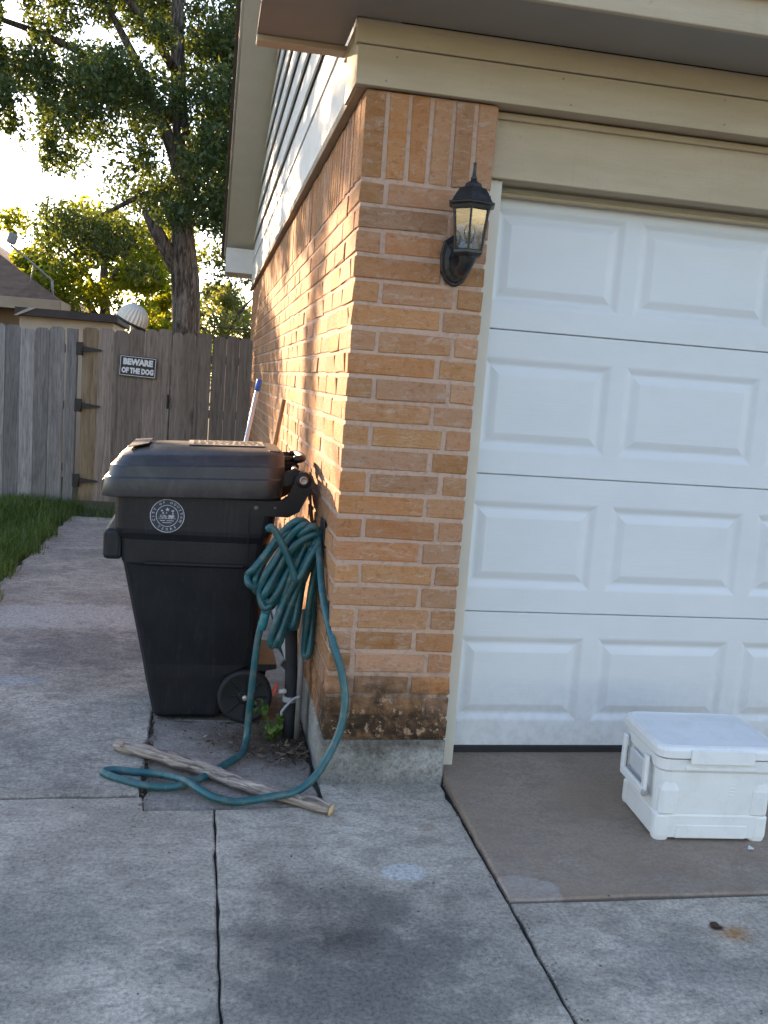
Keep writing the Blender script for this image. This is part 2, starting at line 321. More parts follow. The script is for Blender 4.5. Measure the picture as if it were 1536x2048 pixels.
def slab(parent, name, poly, zf, mat, thick=0.05, seed=0, wob=0.004):
    """concrete slab: polygon with crumbly edges and a softened rim; zf(x,y) = top height"""
    rnd = random.Random(seed); pts = []
    for i, (a, b) in enumerate(zip(poly, poly[1:]+poly[:1])):
        a, b = Vector(a), Vector(b); L = (b-a).length; n = max(1, min(60, int(L/0.05)))
        nrm = Vector((b.y-a.y, a.x-b.x)).normalized()
        for k in range(n):
            p = a.lerp(b, k/n); o = 0 if k == 0 else rnd.gauss(0, wob)
            if rnd.random() < 0.05: o -= abs(rnd.gauss(0, wob*2.5))
            pts.append(p+nrm*o)
    c = sum(pts, Vector((0, 0)))/len(pts); n = len(pts)
    r0 = [(p.x, p.y, zf(p.x, p.y)-thick) for p in pts]; r1 = [(p.x, p.y, zf(p.x, p.y)-0.006) for p in pts]
    r2_ = []
    for i, p in enumerate(pts):
        q = pts[(i+1) % n]-pts[i-1]; nn = Vector((q.y, -q.x)).normalized(); t = p-nn*0.006; r2_.append((t.x, t.y, zf(t.x, t.y)))
    m = MB(); m.loft([r0, r1, r2_], True); o = m.build(name, mat, parent); return o
drive = slab(None, 'driveway', [(-0.3875, -0.205), (-0.378, -1.4), (-0.371, -3.3), (0.455, -3.3), (0.461, -1.4), (0.464, -0.8), (0.464, 0.03), (-0.0, 0.03), (-0.004, -0.185)], lambda x, y: 0.0, CON, seed=1, wob=0.0016)
tag(drive, 'grey concrete driveway of cracked slabs in front of the garage', kind='structure')
gap = 0.0095
S_ = lambda nm, poly, zf, mat, seed, wob=0.0016: slab(drive, nm, poly, zf, mat, seed=seed, wob=wob)
S_('slab', [(-4.5, -0.155), (-4.5, -3.3), (-0.378, -3.3), (-0.385, -1.4), (-0.394, -0.205), (-0.63, -0.205), (-0.64, -0.10)], lambda x, y: 0.0, CON, 2)
S_('slab', [(-4.5, -3.31), (-4.5, -9), (-0.375, -9), (-0.375, -3.31)], lambda x, y: 0.0, CON, 3)
S_('slab', [(-0.365, -3.31), (-0.365, -9), (0.455, -9), (0.455, -3.31)], lambda x, y: 0.0, CON, 4)
AP = lambda x, y: 0.004+max(0.0, (y+0.845))*0.030
S_('slab', [(0.478, 0.5), (0.474, -0.836), (6.5, -0.836), (6.5, 0.5)], AP, APRON, 5, 0.002)
S_('slab', [(0.474, -0.848), (0.465, -3.3), (6.5, -3.3), (6.5, -0.848)], lambda x, y: 0.0, CON, 6)
S_('slab', [(0.465, -3.31), (0.465, -9), (6.5, -9), (6.5, -3.31)], lambda x, y: 0.0, CON, 7)
S_('slab', [(-0.637, 0.66), (-0.628, -0.195), (-0.03, -0.178), (-0.012, 0.66)], lambda x, y: -0.004, STRIP, 8, 0.006)
S_('slab', [(-0.642, 7.0), (-0.642, 0.67), (-0.012, 0.67), (-0.012, 7.0)], lambda x, y: -0.006, STRIP, 9, 0.006)
path = slab(None, 'path', [(-1.72, 6.2), (-1.74, 5.0), (-1.78, 3.0), (-1.80, -0.13), (-0.652, -0.085), (-0.653, 0.7), (-0.66, 3), (-0.66, 6.2)], lambda x, y: 0.006, PATH, seed=12, wob=0.006)
tag(path, 'rough weathered concrete side path running back to the gate', kind='structure')

# ================================================================== BRICK HOUSE
house = tag(empty('brick_house', (0, 0, 0)), 'brick house with cream trim, lap siding gable and white garage door', 'house')
C, HB, W, L = 0.084, 0.1756, 0.469, 8.45; ZT = 2.486; J = 0.0150
wall = MB().box(0.0045, 0.12, 0.0045, L-0.01, HB-0.02, ZT).box(0.12, W-0.006, 0.0045, 0.09, HB-0.02, ZT)
wall.box(W-0.09, W-0.006, 0.09, 0.30, HB-0.02, ZT).box(0.12, W-0.09, 0.09, 0.30, HB, ZT)
wall = wall.build('wall', MORTAR, house)
f = MB().box(-0.004, W+0.002, -0.004, 0.3, -0.05, HB-0.004, 0.006).box(-0.004, 0.13, 0.3005, L, -0.05, HB+0.012, 0.006)
f.build('foundation', FOUND, house)
# ---- bricks
_bm = {}
def brick_mesh(sx, sy, sz, var):
    key = (round(sx, 3), round(sy, 3), round(sz, 3), var)
    if key not in _bm:
        rr = random.Random(hash(key) & 0xffff); bm = bmesh.new(); bmesh.ops.create_cube(bm, size=1.0)
        for v in bm.verts: v.co = Vector((v.co.x*sx+rr.gauss(0, .0009), v.co.y*sy+rr.gauss(0, .0007), v.co.z*sz+rr.gauss(0, .0014)))
        bmesh.ops.bevel(bm, geom=bm.edges[:], offset=0.0035, segments=1, affect='EDGES')
        for v in bm.verts: v.co += Vector((rr.gauss(0, .0012), rr.gauss(0, .0008), rr.gauss(0, .0014)))
        for v in rr.sample(list(bm.verts), 3): v.co *= rr.uniform(.955, .985)
        me = bpy.data.meshes.new('brick'); bm.to_mesh(me); bm.free(); me.materials.append(BRICK); _bm[key] = me
    return _bm[key]
jobs = []       # (x0,x1,y0,y1,z0,z1)
BD = 0.089
for k in range(24):
    z1 = HB+(24-k)*C-J/2; z0 = z1-C+J
    dz = U(-.0012, .0012); z0 += dz; z1 += dz
    corner_head = (k % 2 == 0)
    if corner_head: js = [0.205+U(-.012, .012), 0.79+U(-.01, .01)]
    elif k < 19: js = [0.685+U(-.012, .012)]
    else: js = [0.19+U(-.01, .01), 0.67+U(-.01, .01)]
    xs = [0]+[j*W for j in js]+[W]
    for i in range(len(xs)-1):
        a = xs[i]+(J/2 if i else 0); b = xs[i+1]-(J/2 if i < len(xs)-2 else 0)
        yd = (0.285 if corner_head else BD) if i == 0 else BD
        jobs.append((a, b, 0.0, yd, z0, z1))
    y = (0.285 if corner_head else BD)+J; first = True
    while y < L-0.03:
        ln = 0.292 if not (first and not corner_head) else 0.292*0.98
        first = False; e = min(L, y+ln-J+U(-.004, .004))
        jobs.append((0.0, BD, y, e, z0, z1)); y = e+J+U(-.002, .002)
zs0, zs1 = HB+24*C+J/2, ZT-0.002
pw = W/6
for i in range(6): jobs.append((i*pw+(J/2 if i else 0), (i+1)*pw-(J/2 if i < 5 else 0), 0.0, BD, zs0, zs1))
y = BD+J
while y < L-0.05: jobs.append((0.0, BD, y, y+pw-J, zs0, zs1)); y += pw
jobs.sort(key=lambda j: (max(0, j[2])+0.25*(j[5]-j[4] > 0.2)*0+abs((j[4]+j[5])/2-1.3)*0.15))
far = MB()
for i, (x0, x1, y0, y1, z0, z1) in enumerate(jobs):
    pr = Vector((U(-.0022, .0016) if x0 == 0 and y0 > 0 else 0, U(-.0022, .0014) if y0 == 0 else 0, 0))
    if x0 == 0 and y0 == 0: pr = Vector((U(-.0015, .001), U(-.0015, .001), 0))
    c = Vector(((x0+x1)/2, (y0+y1)/2, (z0+z1)/2))+pr
    if i < 300:
        sx, sy, sz = round((x1-x0)/.004)*.004, round((y1-y0)/.004)*.004, round((z1-z0)/.002)*.002
        o = link('brick', brick_mesh(sx, sy, sz, i % 4), None, house); o.location = c
        o.scale = ((x1-x0)/sx, (y1-y0)/sy, (z1-z0)/sz); o.rotation_euler = (U(-.004, .004), U(-.003, .003), U(-.004, .004))
    else:
        hx, hy, hz = (x1-x0)/2, (y1-y0)/2, (z1-z0)/2
        far.box(c.x-hx, c.x+hx, c.y-hy, c.y+hy, c.z-hz, c.z+hz, 0.0035)
tag(far.build('brickwork', BRICK, house), kind='stuff')

# ---- trim over the brick, soffits, eaves
MB().box(-0.043, 6.2, -0.03, -0.004, 2.490, 2.617, 0.002).box(-0.043, 6.2, -0.0035, 0.25, 2.492, 2.695).build('frieze_board', TRIM, house)
MB().box(-0.052, 6.2, -0.040, -0.004, 2.6195, 2.697, 0.003).build('crown_board', TRIM, house)
MB().box(-0.37, 6.2, -0.37, -0.041, 2.699, 2.712).box(-0.37, -0.053, -0.0408, 0.31, 2.699, 2.712).build('soffit', SOFFIT, house)
MB().box(-0.37, -0.02, 0.255, 0.325, 2.676, 2.6985, 0.003).box(-0.046, -0.012, 0.05, 0.33, 2.662, 2.6985, 0.002).build('soffit_trim', TRIM, house)
MB().box(-0.39, 6.2, -0.395, -0.3705, 2.692, 2.86, 0.003).build('eave_fascia', TRIM, house)
MB().box(-0.4, 6.2, -0.43, -0.396, 2.80, 2.86, 0.003).build('drip_edge', TRIM, house)
NAILME = MB().lathe([(.004, 0), (.0036, .0012), (.001, .0016)], n=8, M=Matrix.Rotation(rad(90), 4, 'X')).mesh('nail'); NAILME.materials.append(m_plain('nail_paint', (.30, .24, .16), .7, .2))
for i in range(5):
    for zz in (2.515, 2.595): link('nail', NAILME, None, house).location = (.08+i*.62+U(-.03, .03), -.0302, zz+U(-.006, .006))
# side: lip, skirt, lap siding under the gable rake
RS = 0.43; RIDGE_Y = 4.3
rake = lambda y: 2.94+RS*(4.2-abs(y-RIDGE_Y)) if abs(y-RIDGE_Y) < 4.2 else 2.94
MB().box(-0.034, -0.001, 0.02, L+0.02, 2.488, 2.520, 0.002).box(-0.02, -0.001, 0.02, L+0.02, 2.5205, 2.548, 0.002).build('ledge_trim', WOODTRIM, house)
gable = MB(); gable.prism([(-0.02, 2.5), (L+0.02, 2.5), (L+0.02, 2.95), (RIDGE_Y, rake(RIDGE_Y)+0.02), (-0.02, 2.95)], 0.0, 0.10, 'X'); gable.build('gable_wall', SIDING_M, house)
MB().box(-0.022, -0.002, -0.002, L+0.02, 2.549, 2.815, 0.002).build('skirt_board', SIDING_M, house)
MB().box(-0.040, -0.023, -0.002, 0.085, 2.4925, 2.675, 0.002).build('corner_board', TRIM, house)
z = 2.80
while z < rake(RIDGE_Y)-0.04:
    z2 = z+0.25
    half = lambda zz: 4.27 if zz < 2.95 else max(0.02, (4.2-(zz-2.94)/RS))
    a0, a1 = RIDGE_Y-half(z), RIDGE_Y+half(z); b0, b1 = RIDGE_Y-half(z2), RIDGE_Y+half(z2)
    a0 = max(a0, 0.09); b0 = max(b0, 0.09); zt_ = min(z2, rake(RIDGE_Y))
    m = MB(); m.add([(-0.030, a0, z), (-0.030, a1, z), (-0.004, b1, zt_), (-0.004, b0, zt_), (-0.018, a0, z), (-0.018, a1, z), (0.0, b1, zt_), (0.0, b0, zt_)],
                    [(0, 1, 2, 3), (7, 6, 5, 4), (0, 4, 5, 1), (3, 2, 6, 7), (0, 3, 7, 4), (1, 5, 6, 2)]); m.build('siding_board', SIDING_M, house); z += 0.235
# rake soffit, fascia and rear return
OV = -0.335
def slope_slab(m, x0, x1, ya, yb, off0, off1):
    za, zb = rake(ya), rake(yb)
    m.add([(x0, ya, za+off0), (x1, ya, za+off0), (x1, yb, zb+off0), (x0, yb, zb+off0), (x0, ya, za+off1), (x1, ya, za+off1), (x1, yb, zb+off1), (x0, yb, zb+off1)],
          [(3, 2, 1, 0), (4, 5, 6, 7), (0, 1, 5, 4), (1, 2, 6, 5), (2, 3, 7, 6), (3, 0, 4, 7)])
m = MB(); slope_slab(m, OV, -0.003, 0.1, RIDGE_Y, 0.0, 0.015); slope_slab(m, OV, -0.003, RIDGE_Y, 8.5, 0.0, 0.015); m.build('rake_soffit', RAKE, house)
m = MB(); slope_slab(m, OV-0.022, OV-0.001, -0.3, RIDGE_Y, -0.02, 0.19); slope_slab(m, OV-0.022, OV-0.001, RIDGE_Y, 8.9, -0.02, 0.19); m.build('rake_fascia', RAKE, house)
MB().box(OV, -0.003, 8.30, 8.9, 2.672, 2.955, 0.003).build('eave_return', SIDING_M, house)
MB().box(OV, -0.054, -0.37, 0.30, 2.7125, 2.95, 0.0).build('eave_return', TRIM, house)
m = MB()
for (ya, yb) in ((-0.45, RIDGE_Y), (RIDGE_Y, 9.05)):
    za, zb = 2.94+0.20+RS*(4.2-abs(ya-RIDGE_Y)), 2.94+0.20+RS*(4.2-abs(yb-RIDGE_Y))
    m.add([(-0.39, ya, za), (7, ya, za), (7, yb, zb), (-0.39, yb, zb), (-0.39, ya, za+.03), (7, ya, za+.03), (7, yb, zb+.03), (-0.39, yb, zb+.03)],
          [(3, 2, 1, 0), (4, 5, 6, 7), (0, 1, 5, 4), (1, 2, 6, 5), (2, 3, 7, 6), (3, 0, 4, 7)])
m.build('roof', ROOFM, house)
MB().box(5.6, 6.6, 0.0, 0.25, -0.05, 2.49).box(6.4, 6.6, 0.25, L, -0.05, 4.8).box(0.121, 6.4, L-0.2, L-0.01, -0.05, 2.9).build('rear_wall', MORTAR, house)
MB().box(0.1, 6.3, 0.26, L-0.3, 2.70, 2.75).build('ceiling', SOFFIT, house)

# ---- garage door opening
YD = 0.22
MB().box(W+0.004, 5.59, 0.075, 0.10, 2.262, 2.4895, 0.003).build('header_board', TRIM, house)
MB().box(W+0.004, 5.59, 0.058, 0.0745, 2.462, 2.486, 0.004).box(W+0.004, 5.59, 0.101, 0.3, 2.262, 2.30).build('header_mould', TRIM, house)
MB().box(W+0.0015, 0.535, 0.10, YD+0.03, 0.012, 2.261, 0.003).build('jamb', JAMB, house)
MB().box(0.5355, 0.556, YD-0.045, YD-0.006, 0.018, 2.222, 0.004).build('door_stop', JAMB, house)
MB().box(0.5355, 5.59, YD-0.045, YD-0.006, 2.2225, 2.238, 0.004).build('door_stop', TRIM, house)
gd = MB().box(0.50, 5.6, YD+0.03, YD+0.045, 0.06, 2.36).build('garage_door', DOORW, house)
MB().box(0.53, 5.6, YD-0.004, YD+0.03, 0.030, 0.064, 0.004).build('bottom_seal', RUBBER, gd)
zl = [0.062, 0.625, 1.179, 1.739, 2.32]
for k in range(4):
    z0, z1 = zl[k]+0.0008, zl[k+1]-0.0008; x0, x1 = 0.505, 5.7; m = MB()
    pz0, pz1 = {0: (0.168, 0.528), 1: (0.720, 1.078), 2: (1.272, 1.636), 3: (1.828, 2.196)}[k]
    px = [(0.553, 1.088)]+[(1.142+i*0.65, 1.737+i*0.65) for i in range(7)]
    q = lambda a, b, c, d: m.add([(a, YD, c), (b, YD, c), (b, YD, d), (a, YD, d)], [(0, 1, 2, 3)])
    lip = 0.004
    q(x0, x1, z0+lip, pz0); q(x0, x1, pz1, z1-lip)
    xx = x0
    for a, b in px: q(xx, a, pz0, pz1); xx = b
    q(xx, x1, pz0, pz1)
    for za, zb, s in ((z0, z0+lip, 1), (z1, z1-lip, -1)):   # rounded lips along the section joints
        m.add([(x0, YD+0.012, za), (x1, YD+0.012, za), (x1, YD+0.003, za+s*0.001), (x0, YD+0.003, za+s*0.001), (x1, YD, zb), (x0, YD, zb)], [(0, 1, 2, 3), (3, 2, 4, 5)] if s > 0 else [(3, 2, 1, 0), (5, 4, 2, 3)])
    for a, b in px:
        rings = []
        for ins, dep in ((0, 0), (0.006, 0.0006), (0.012, 0.0024), (0.026, 0.0088), (0.031, 0.0102), (0.036, 0.0104), (0.041, 0.0096), (0.059, 0.0034), (0.064, 0.0020), (0.068, 0.0008), (0.073, 0.0003)):
            rings.append([(a+ins, YD+dep, pz0+ins), (b-ins, YD+dep, pz0+ins), (b-ins, YD+dep, pz1-ins), (a+ins, YD+dep, pz1-ins)])
        m.loft(rings, False); m.add(rings[-1], [(0, 1, 2, 3)])
    m.build('door_section', DOORW, gd)

# ================================================================== WALL LANTERN
BLACKM = m_plain('lantern_black_metal', (0.012, 0.012, 0.014), 0.38, 0.4, 14, 0.35, 120, 0.5, 0.0, dirt=((0.10, 0.085, 0.07), 0.25))
GLASS = m_glass('lantern_glass', (.80, .83, .86)); BULB = m_glass('bulb_glass', (0.95, 0.93, 0.9), 0.1)
LC = Vector((0.367, -0.128, 0))
lan = tag(empty('wall_lantern', (0.36, 0, 1.93)), 'black six-sided wall lantern with clear panes on the brick pillar', 'lantern')
PI = math.pi
def lp(m, name, mat, parent=lan):   # build with world coordinates under an Empty
    o = m.build(name, mat, parent); o.matrix_parent_inverse = Matrix.Translation(-Vector(lan.location)) if parent == lan else Matrix.Identity(4); return o
bp = MB()
outl = [(-.050, .03), (-.040, .07), (-.016, .088), (.016, .088), (.040, .07), (.050, .03), (.046, -.022), (.030, -.052), (.008, -.066), (-.008, -.066), (-.030, -.052), (-.046, -.022)]
cx, cz = 0.356, 1.932
bp.loft([[(cx+x*s, y, cz+zz*s) for x, zz in outl] for s, y in ((1.13, -0.001), (1.13, -0.010), (1.05, -0.015), (0.98, -0.015), (0.88, -0.025), (0.6, -0.030))], True)
lp(bp, 'backplate', BLACKM)
arm = MB().tube([(cx, -0.02, 1.935), (cx+0.001, -0.055, 1.912), (cx+.005, -0.095, 1.907), (LC.x-.002, LC.y+.005, 1.925), (LC.x, LC.y, 1.952)], [.030, .027, .025, .025, .034], 12, True, 6)
lp(arm, 'arm', BLACKM)
HR = rad(15)
hexa = lambda prof, m: m.lathe(prof, (LC.x, LC.y, 0), 6, smooth=False, rot=HR)
lp(hexa([(0.030, 1.945), (0.050, 1.952), (0.056, 1.958), (0.056, 1.966), (0.050, 1.970)], MB()), 'cage_base', BLACKM)
lp(hexa([(0.066, 2.098), (0.072, 2.100), (0.076, 2.112), (0.088, 2.117), (0.089, 2.121), (0.078, 2.126), (0.064, 2.150), (0.050, 2.170), (0.034, 2.176), (0.030, 2.186), (0.014, 2.196), (0.009, 2.204)], MB()), 'roof', BLACKM)
lp(MB().lathe([(0.009, 2.20), (0.012, 2.206), (0.007, 2.214), (0.0065, 2.226), (0.0048, 2.242), (0.006, 2.249), (0.0065, 2.254), (0.003, 2.258)], (LC.x, LC.y, 0), 10), 'finial', BLACKM)
for i in range(6):
    a = HR+i*PI/3; b = a+PI/3
    P = lambda r, an, zz: Vector((LC.x+r*math.cos(an), LC.y+r*math.sin(an), zz))
    lp(MB().tube([P(.0515, a, 1.966), P(.0665, a, 2.102)], .0038, 6, False), 'cage_bar', BLACKM)
    q0, q1, q2, q3 = P(.0495, a, 1.968), P(.0495, b, 1.968), P(.0645, b, 2.10), P(.0645, a, 2.10)
    inn = lambda v: Vector((LC.x+(v.x-LC.x)*.975, LC.y+(v.y-LC.y)*.975, v.z))
    lp(MB().add([q0, q1, q2, q3, inn(q0), inn(q1), inn(q2), inn(q3)], [(0, 1, 2, 3), (7, 6, 5, 4), (0, 4, 5, 1), (1, 5, 6, 2), (2, 6, 7, 3), (3, 7, 4, 0)]), 'pane', GLASS)
sock = lp(MB().lathe([(.013, 1.970), (.013, 1.988), (.011, 1.990)], (LC.x, LC.y, 0), 12), 'socket', m_plain('socket_white', (0.7, 0.66, 0.58), .5, .05))
bulb = lp(MB().lathe([(.010, 1.990), (.012, 2.000), (.019, 2.020), (.021, 2.036), (.015, 2.052), (.004, 2.060)], (LC.x, LC.y, 0), 14), 'bulb', BULB)
fil = MB().tube([(LC.x-.006, LC.y, 2.0), (LC.x-.005, LC.y, 2.035)], .0022, 6).tube([(LC.x+.006, LC.y, 2.0), (LC.x+.005, LC.y, 2.03)], .0022, 6)
o = fil.build('filament', m_plain('filament_yellow', (.55, .42, .2), .5, .05), bulb)

# ================================================================== TRASH BIN
bt = NT('bin_black_plastic'); bo_ = bt.obj()
bc = bt.mix(bt.ramp(bt.noise(bo_, 5, 7, .65), [(.40, 0.0), (.62, 1.0)]), (.0042, .0052, .0085), (.0085, .0098, .0135))
bc = bt.mix(bt.ramp(bt.noise(bt.mapv(bo_, (16, 16, 1.2)), 3, 6, .7, .4), [(.54, 0.0), (.70, .55)]), bc, (.024, .025, .028))
bc = bt.mix(bt.ramp(bt.noise(bt.mapv(bo_, (3, 3, 22), rot=(0, .5, 0)), 5, 5, .7), [(.66, 0.0), (.72, .5)]), bc, (.06, .06, .062))
BINM = bt.done(bc, bt.math('ADD', .36, bt.math('MULTIPLY', bt.noise(bo_, 9, 5), .22)), bt.bump(bt.math('ADD', bt.noise(bo_, 180, 4), bt.math('MULTIPLY', bt.noise(bo_, 3.5, 2), 3.0)), .2, .004), .38)
LIDM = m_plain('bin_lid_plastic', (0.022, 0.023, 0.027), 0.42, 0.25, 5, 0.12, 150, 0.5, dirt=((0.065, 0.062, 0.058), 0.5))
LABELM = m_plain('lid_label', (0.16, 0.155, 0.145), 0.6, 0.15, 30, 0.0, dirt=((0.2, 0.19, 0.17), 0.5)); WHITEP = m_plain('white_print', (0.40, 0.43, 0.46), .6, .25, 60, 0, dirt=((.10, .10, .11), .5))
YB0, YB1 = 0.545, 1.165
bin_ = tag(empty('trash_bin', (-0.48, 0.86, 0)), 'black wheeled trash bin with round seal standing against the brick wall', 'bin')
BI = Matrix.Translation(-Vector(bin_.location))
def bp_(m, name, mat, parent=None):
    o = m.build(name, mat, parent or bin_)
    if parent is None: o.matrix_parent_inverse = BI
    return o
def rring(x0, x1, y0, y1, z, c=0.05, n=4, zs=0.0):
    """rounded rectangle ring at height z; zs tilts it along x"""
    out = []
    for (cx, cy, a0) in ((x1-c, y1-c, 0), (x0+c, y1-c, 90), (x0+c, y0+c, 180), (x1-c, y0+c, 270)):
        for k in range(n+1):
            a = rad(a0+90*k/n); x = cx+c*math.cos(a); out.append((x, cy+c*math.sin(a), z+zs*(x-x0)))
    return out
body = MB()
body.loft([rring(-.640, -.365, .668, 1.04, .012, .04), rring(-.652, -.345, .655, 1.055, .03, .045), rring(-.690, -.32, .640, 1.07, .20, .05), rring(-.70, -.215, .637, 1.073, .255, .05),
           rring(-.790, -.205, .572, 1.138, .69, .055), rring(-.797, -.2, .565, 1.145, .705, .055), rring(-.800, -.195, .562, 1.148, .80, .055), rring(-.822, -.19, .551, 1.159, .828, .05),
           rring(-.826, -.185, .549, 1.161, .845, .05), rring(-.828, -.17, .547, 1.163, .99, .05), rring(-.81, -.18, .56, 1.15, .992, .05)], True, False)
bp_(body, 'body', BINM)
# raised wide side panel and rim band
rim = MB(); rim.loft([rring(-.832, -.168, .545, 1.165, .984, .05), rring(-.844, -.160, .539, 1.171, .988, .05), rring(-.844, -.158, .537, 1.173, .994, .05), rring(-.834, -.165, .545, 1.165, .998, .05)], True)
bp_(rim, 'rim', BINM)
gr = MB().box(-.872, -.795, .60, 1.11, .705, .832, .018, seg=2); bp_(gr, 'lift_bar', BINM)
# side grip ledge lines
bp_(MB().box(-.70, -.30, .5475, .556, .700, .712, .003).box(-.60, -.598, .544, .55, .85, .955, .0008).box(-.29, -.286, .544, .55, .72, .955, .0015), 'side_rib', BINM)
# lid: tiers
lid = MB()
LR = lambda x0, x1, y0, z, zs: rring(x0, x1, y0, 1.71-y0, z, .085, 7, zs)
lid.loft([LR(-.872, -.170, .528, .975, .030), LR(-.882, -.160, .516, .974, .030), LR(-.884, -.158, .514, .979, .032), LR(-.874, -.154, .519, 1.046, .036), LR(-.872, -.154, .520, 1.050, .036), LR(-.862, -.152, .526, 1.053, .036), LR(-.860, -.152, .527, 1.057, .036),
          LR(-.854, -.15, .531, 1.094, .044), LR(-.852, -.15, .532, 1.098, .044), LR(-.843, -.15, .537, 1.101, .044), LR(-.840, -.15, .539, 1.105, .045), LR(-.822, -.152, .556, 1.136, .050), LR(-.812, -.155, .566, 1.144, .050),
          LR(-.78, -.165, .605, 1.158, .045), LR(-.765, -.17, .62, 1.162, .044), LR(-.70, -.21, .68, 1.174, .036), LR(-.69, -.215, .69, 1.1745, .036)], True, True)
lid_o = bp_(lid, 'lid', LIDM)
bp_(MB().box(-.884, -.845, .585, 1.12, 0.985, 1.04, .008), 'lid_grip', LIDM)
def lidz(x): return 1.1785+0.034*(x+.70)
zt_ = lambda x0, x1, y0, y1, e=.0025: [(x0, y0, lidz(x0)+e), (x1, y0, lidz(x1)+e), (x1, y1, lidz(x1)+e), (x0, y1, lidz(x0)+e)]
MB().loft([zt_(-.55, -.23, .73, .99, .0), zt_(-.55, -.23, .73, .99, .003)], True).build('label_plate', LABELM, lid_o)
pm = MB()
for r in range(5):
    x = -.53
    while x < -.25:
        wd = U(.012, .03); pm.loft([zt_(x, x+wd, .76+r*.045, .782+r*.045, .0035), zt_(x, x+wd, .76+r*.045, .782+r*.045, .0045)], True); x += wd+U(.006, .012)
pm.build('label_print', m_plain('label_ink', (.05, .05, .05), .6, .1), lid_o)
pm = MB()     # moulded ribs at the hinge edge and warning panel at the front edge
for k in range(8): pm.box(-.222+.004, -.170, .62+k*.06, .628+k*.06, 1.165, 1.187, .002)
pm.build('lid_rib', LIDM, lid_o)
fl = lambda t, e: (-.815+.10*t, 1.142+.030*t+e)
MB().loft([[(-.79, .60+.02, 1.1665), (-.71, .70, 1.1815), (-.71, 1.0, 1.1815), (-.79, 1.09, 1.1665)], [(-.79, .62, 1.1695), (-.71, .70, 1.1845), (-.71, 1.0, 1.1845), (-.79, 1.09, 1.1695)]], True).build('warning_plate', LIDM, lid_o)
# hinge arms and handle bar
for yy in (.545, 1.125):
    a = MB(); a.prism([(-.30, .925), (-.13, .920), (-.085, .945), (-.045, 1.03), (-.040, 1.085), (-.058, 1.110), (-.085, 1.112), (-.108, 1.09), (-.115, 1.05), (-.135, 1.005), (-.16, .988), (-.30, .990)], yy, yy+.045, 'Y')
    ao = bp_(a, 'hinge_arm', BINM)
    MB().lathe([(.031, -.004), (.031, .002), (.024, .004)], n=18, M=Matrix.Translation((-.074, yy, 1.078)) @ Matrix.Rotation(rad(90), 4, 'X')).build('hinge_boss', BINM, ao)
    MB().lathe([(.018, .004), (.018, .0065), (.011, .0065), (.010, .005), (.002, .007)], n=18, M=Matrix.Translation((-.074, yy, 1.078)) @ Matrix.Rotation(rad(90), 4, 'X')).build('hinge_pin', m_plain('pin_steel', (.30, .28, .26), .4, .2, 30, .1, 60, .5, .6), ao)
    for (bx, bz, br) in ((-.262, .955, .011), (-.185, .958, .006)):
        MB().lathe([(br, 0), (br, .004), (br*.6, .007), (.001, .008)], n=12, M=Matrix.Translation((bx, yy, bz)) @ Matrix.Rotation(rad(90), 4, 'X')).build('bolt', m_plain('bolt_grey', (.10, .10, .105), .4, .1), ao)
bp_(MB().tube([(-.074, .55, 1.078), (-.074, 1.16, 1.078)], .016, 14), 'handle_bar', BINM)
for yy in (.605, 1.06): bp_(MB().prism([(-.20, 1.10), (-.15, 1.10), (-.10, 1.115), (-.062, 1.105), (-.05, 1.075), (-.07, 1.055), (-.10, 1.06), (-.13, 1.045), (-.20, 1.04)], yy, yy+.05, 'Y'), 'lid_hinge', BINM)
bp_(MB().tube([(-.10, .74, 1.145), (-.075, .74, 1.150), (-.06, .80, 1.150), (-.06, .95, 1.150), (-.075, 1.0, 1.15), (-.10, 1.0, 1.145)], .017, 10, True, 4).tube([(-.17, .76, 1.14), (-.10, .76, 1.145)], .016, 8).tube([(-.17, .98, 1.14), (-.10, .98, 1.145)], .016, 8), 'lid_handle', BINM)
for yy, sgn in ((.622, 1), (1.03, -1)):
    wh = MB(); MX = Matrix.Translation((-.262, yy, .118)) @ Matrix.Rotation(rad(-90), 4, 'X')
    wh.lathe([(.09, .006), (.100, .0), (.113, .0), (.118, .008), (.118, .052), (.113, .06), (.09, .055)], n=28, M=MX)
    wo = bp_(wh, 'wheel', RUBBER)
    h = MB().lathe([(.024, -.004), (.03, .004), (.036, .010), (.09, .010), (.092, .02), (.001, .02)], n=24, M=MX, smooth=False)
    for k in range(8):
        M8 = MX @ Matrix.Rotation(k*PI/4, 4, 'Z'); h.box(.028, .098, -.005, .005, .002, .014, .0015, M=M8)
    h.build('rim', BINM, wo)
    MB().lathe([(.0125, -.012), (.0125, -.004), (.011, -.014), (.004, -.015)][1:], n=14, M=MX).build('hub_cap', m_plain('hub_steel', (.52, .50, .46), .4, .2, 30, .1, 60, .5, .5), wo)
bp_(MB().tube([(-.262, .62, .118), (-.262, 1.09, .118)], .011, 8), 'axle', m_plain('axle_steel', (.2, .19, .18), .5, .2, 30, .1, 60, .5, .6))
bp_(MB().prism([(-.40, .255), (-.13, .255), (-.13, .235), (-.18, .225), (-.38, .225)], .66, 1.05, 'Y'), 'wheel_housing', BINM)
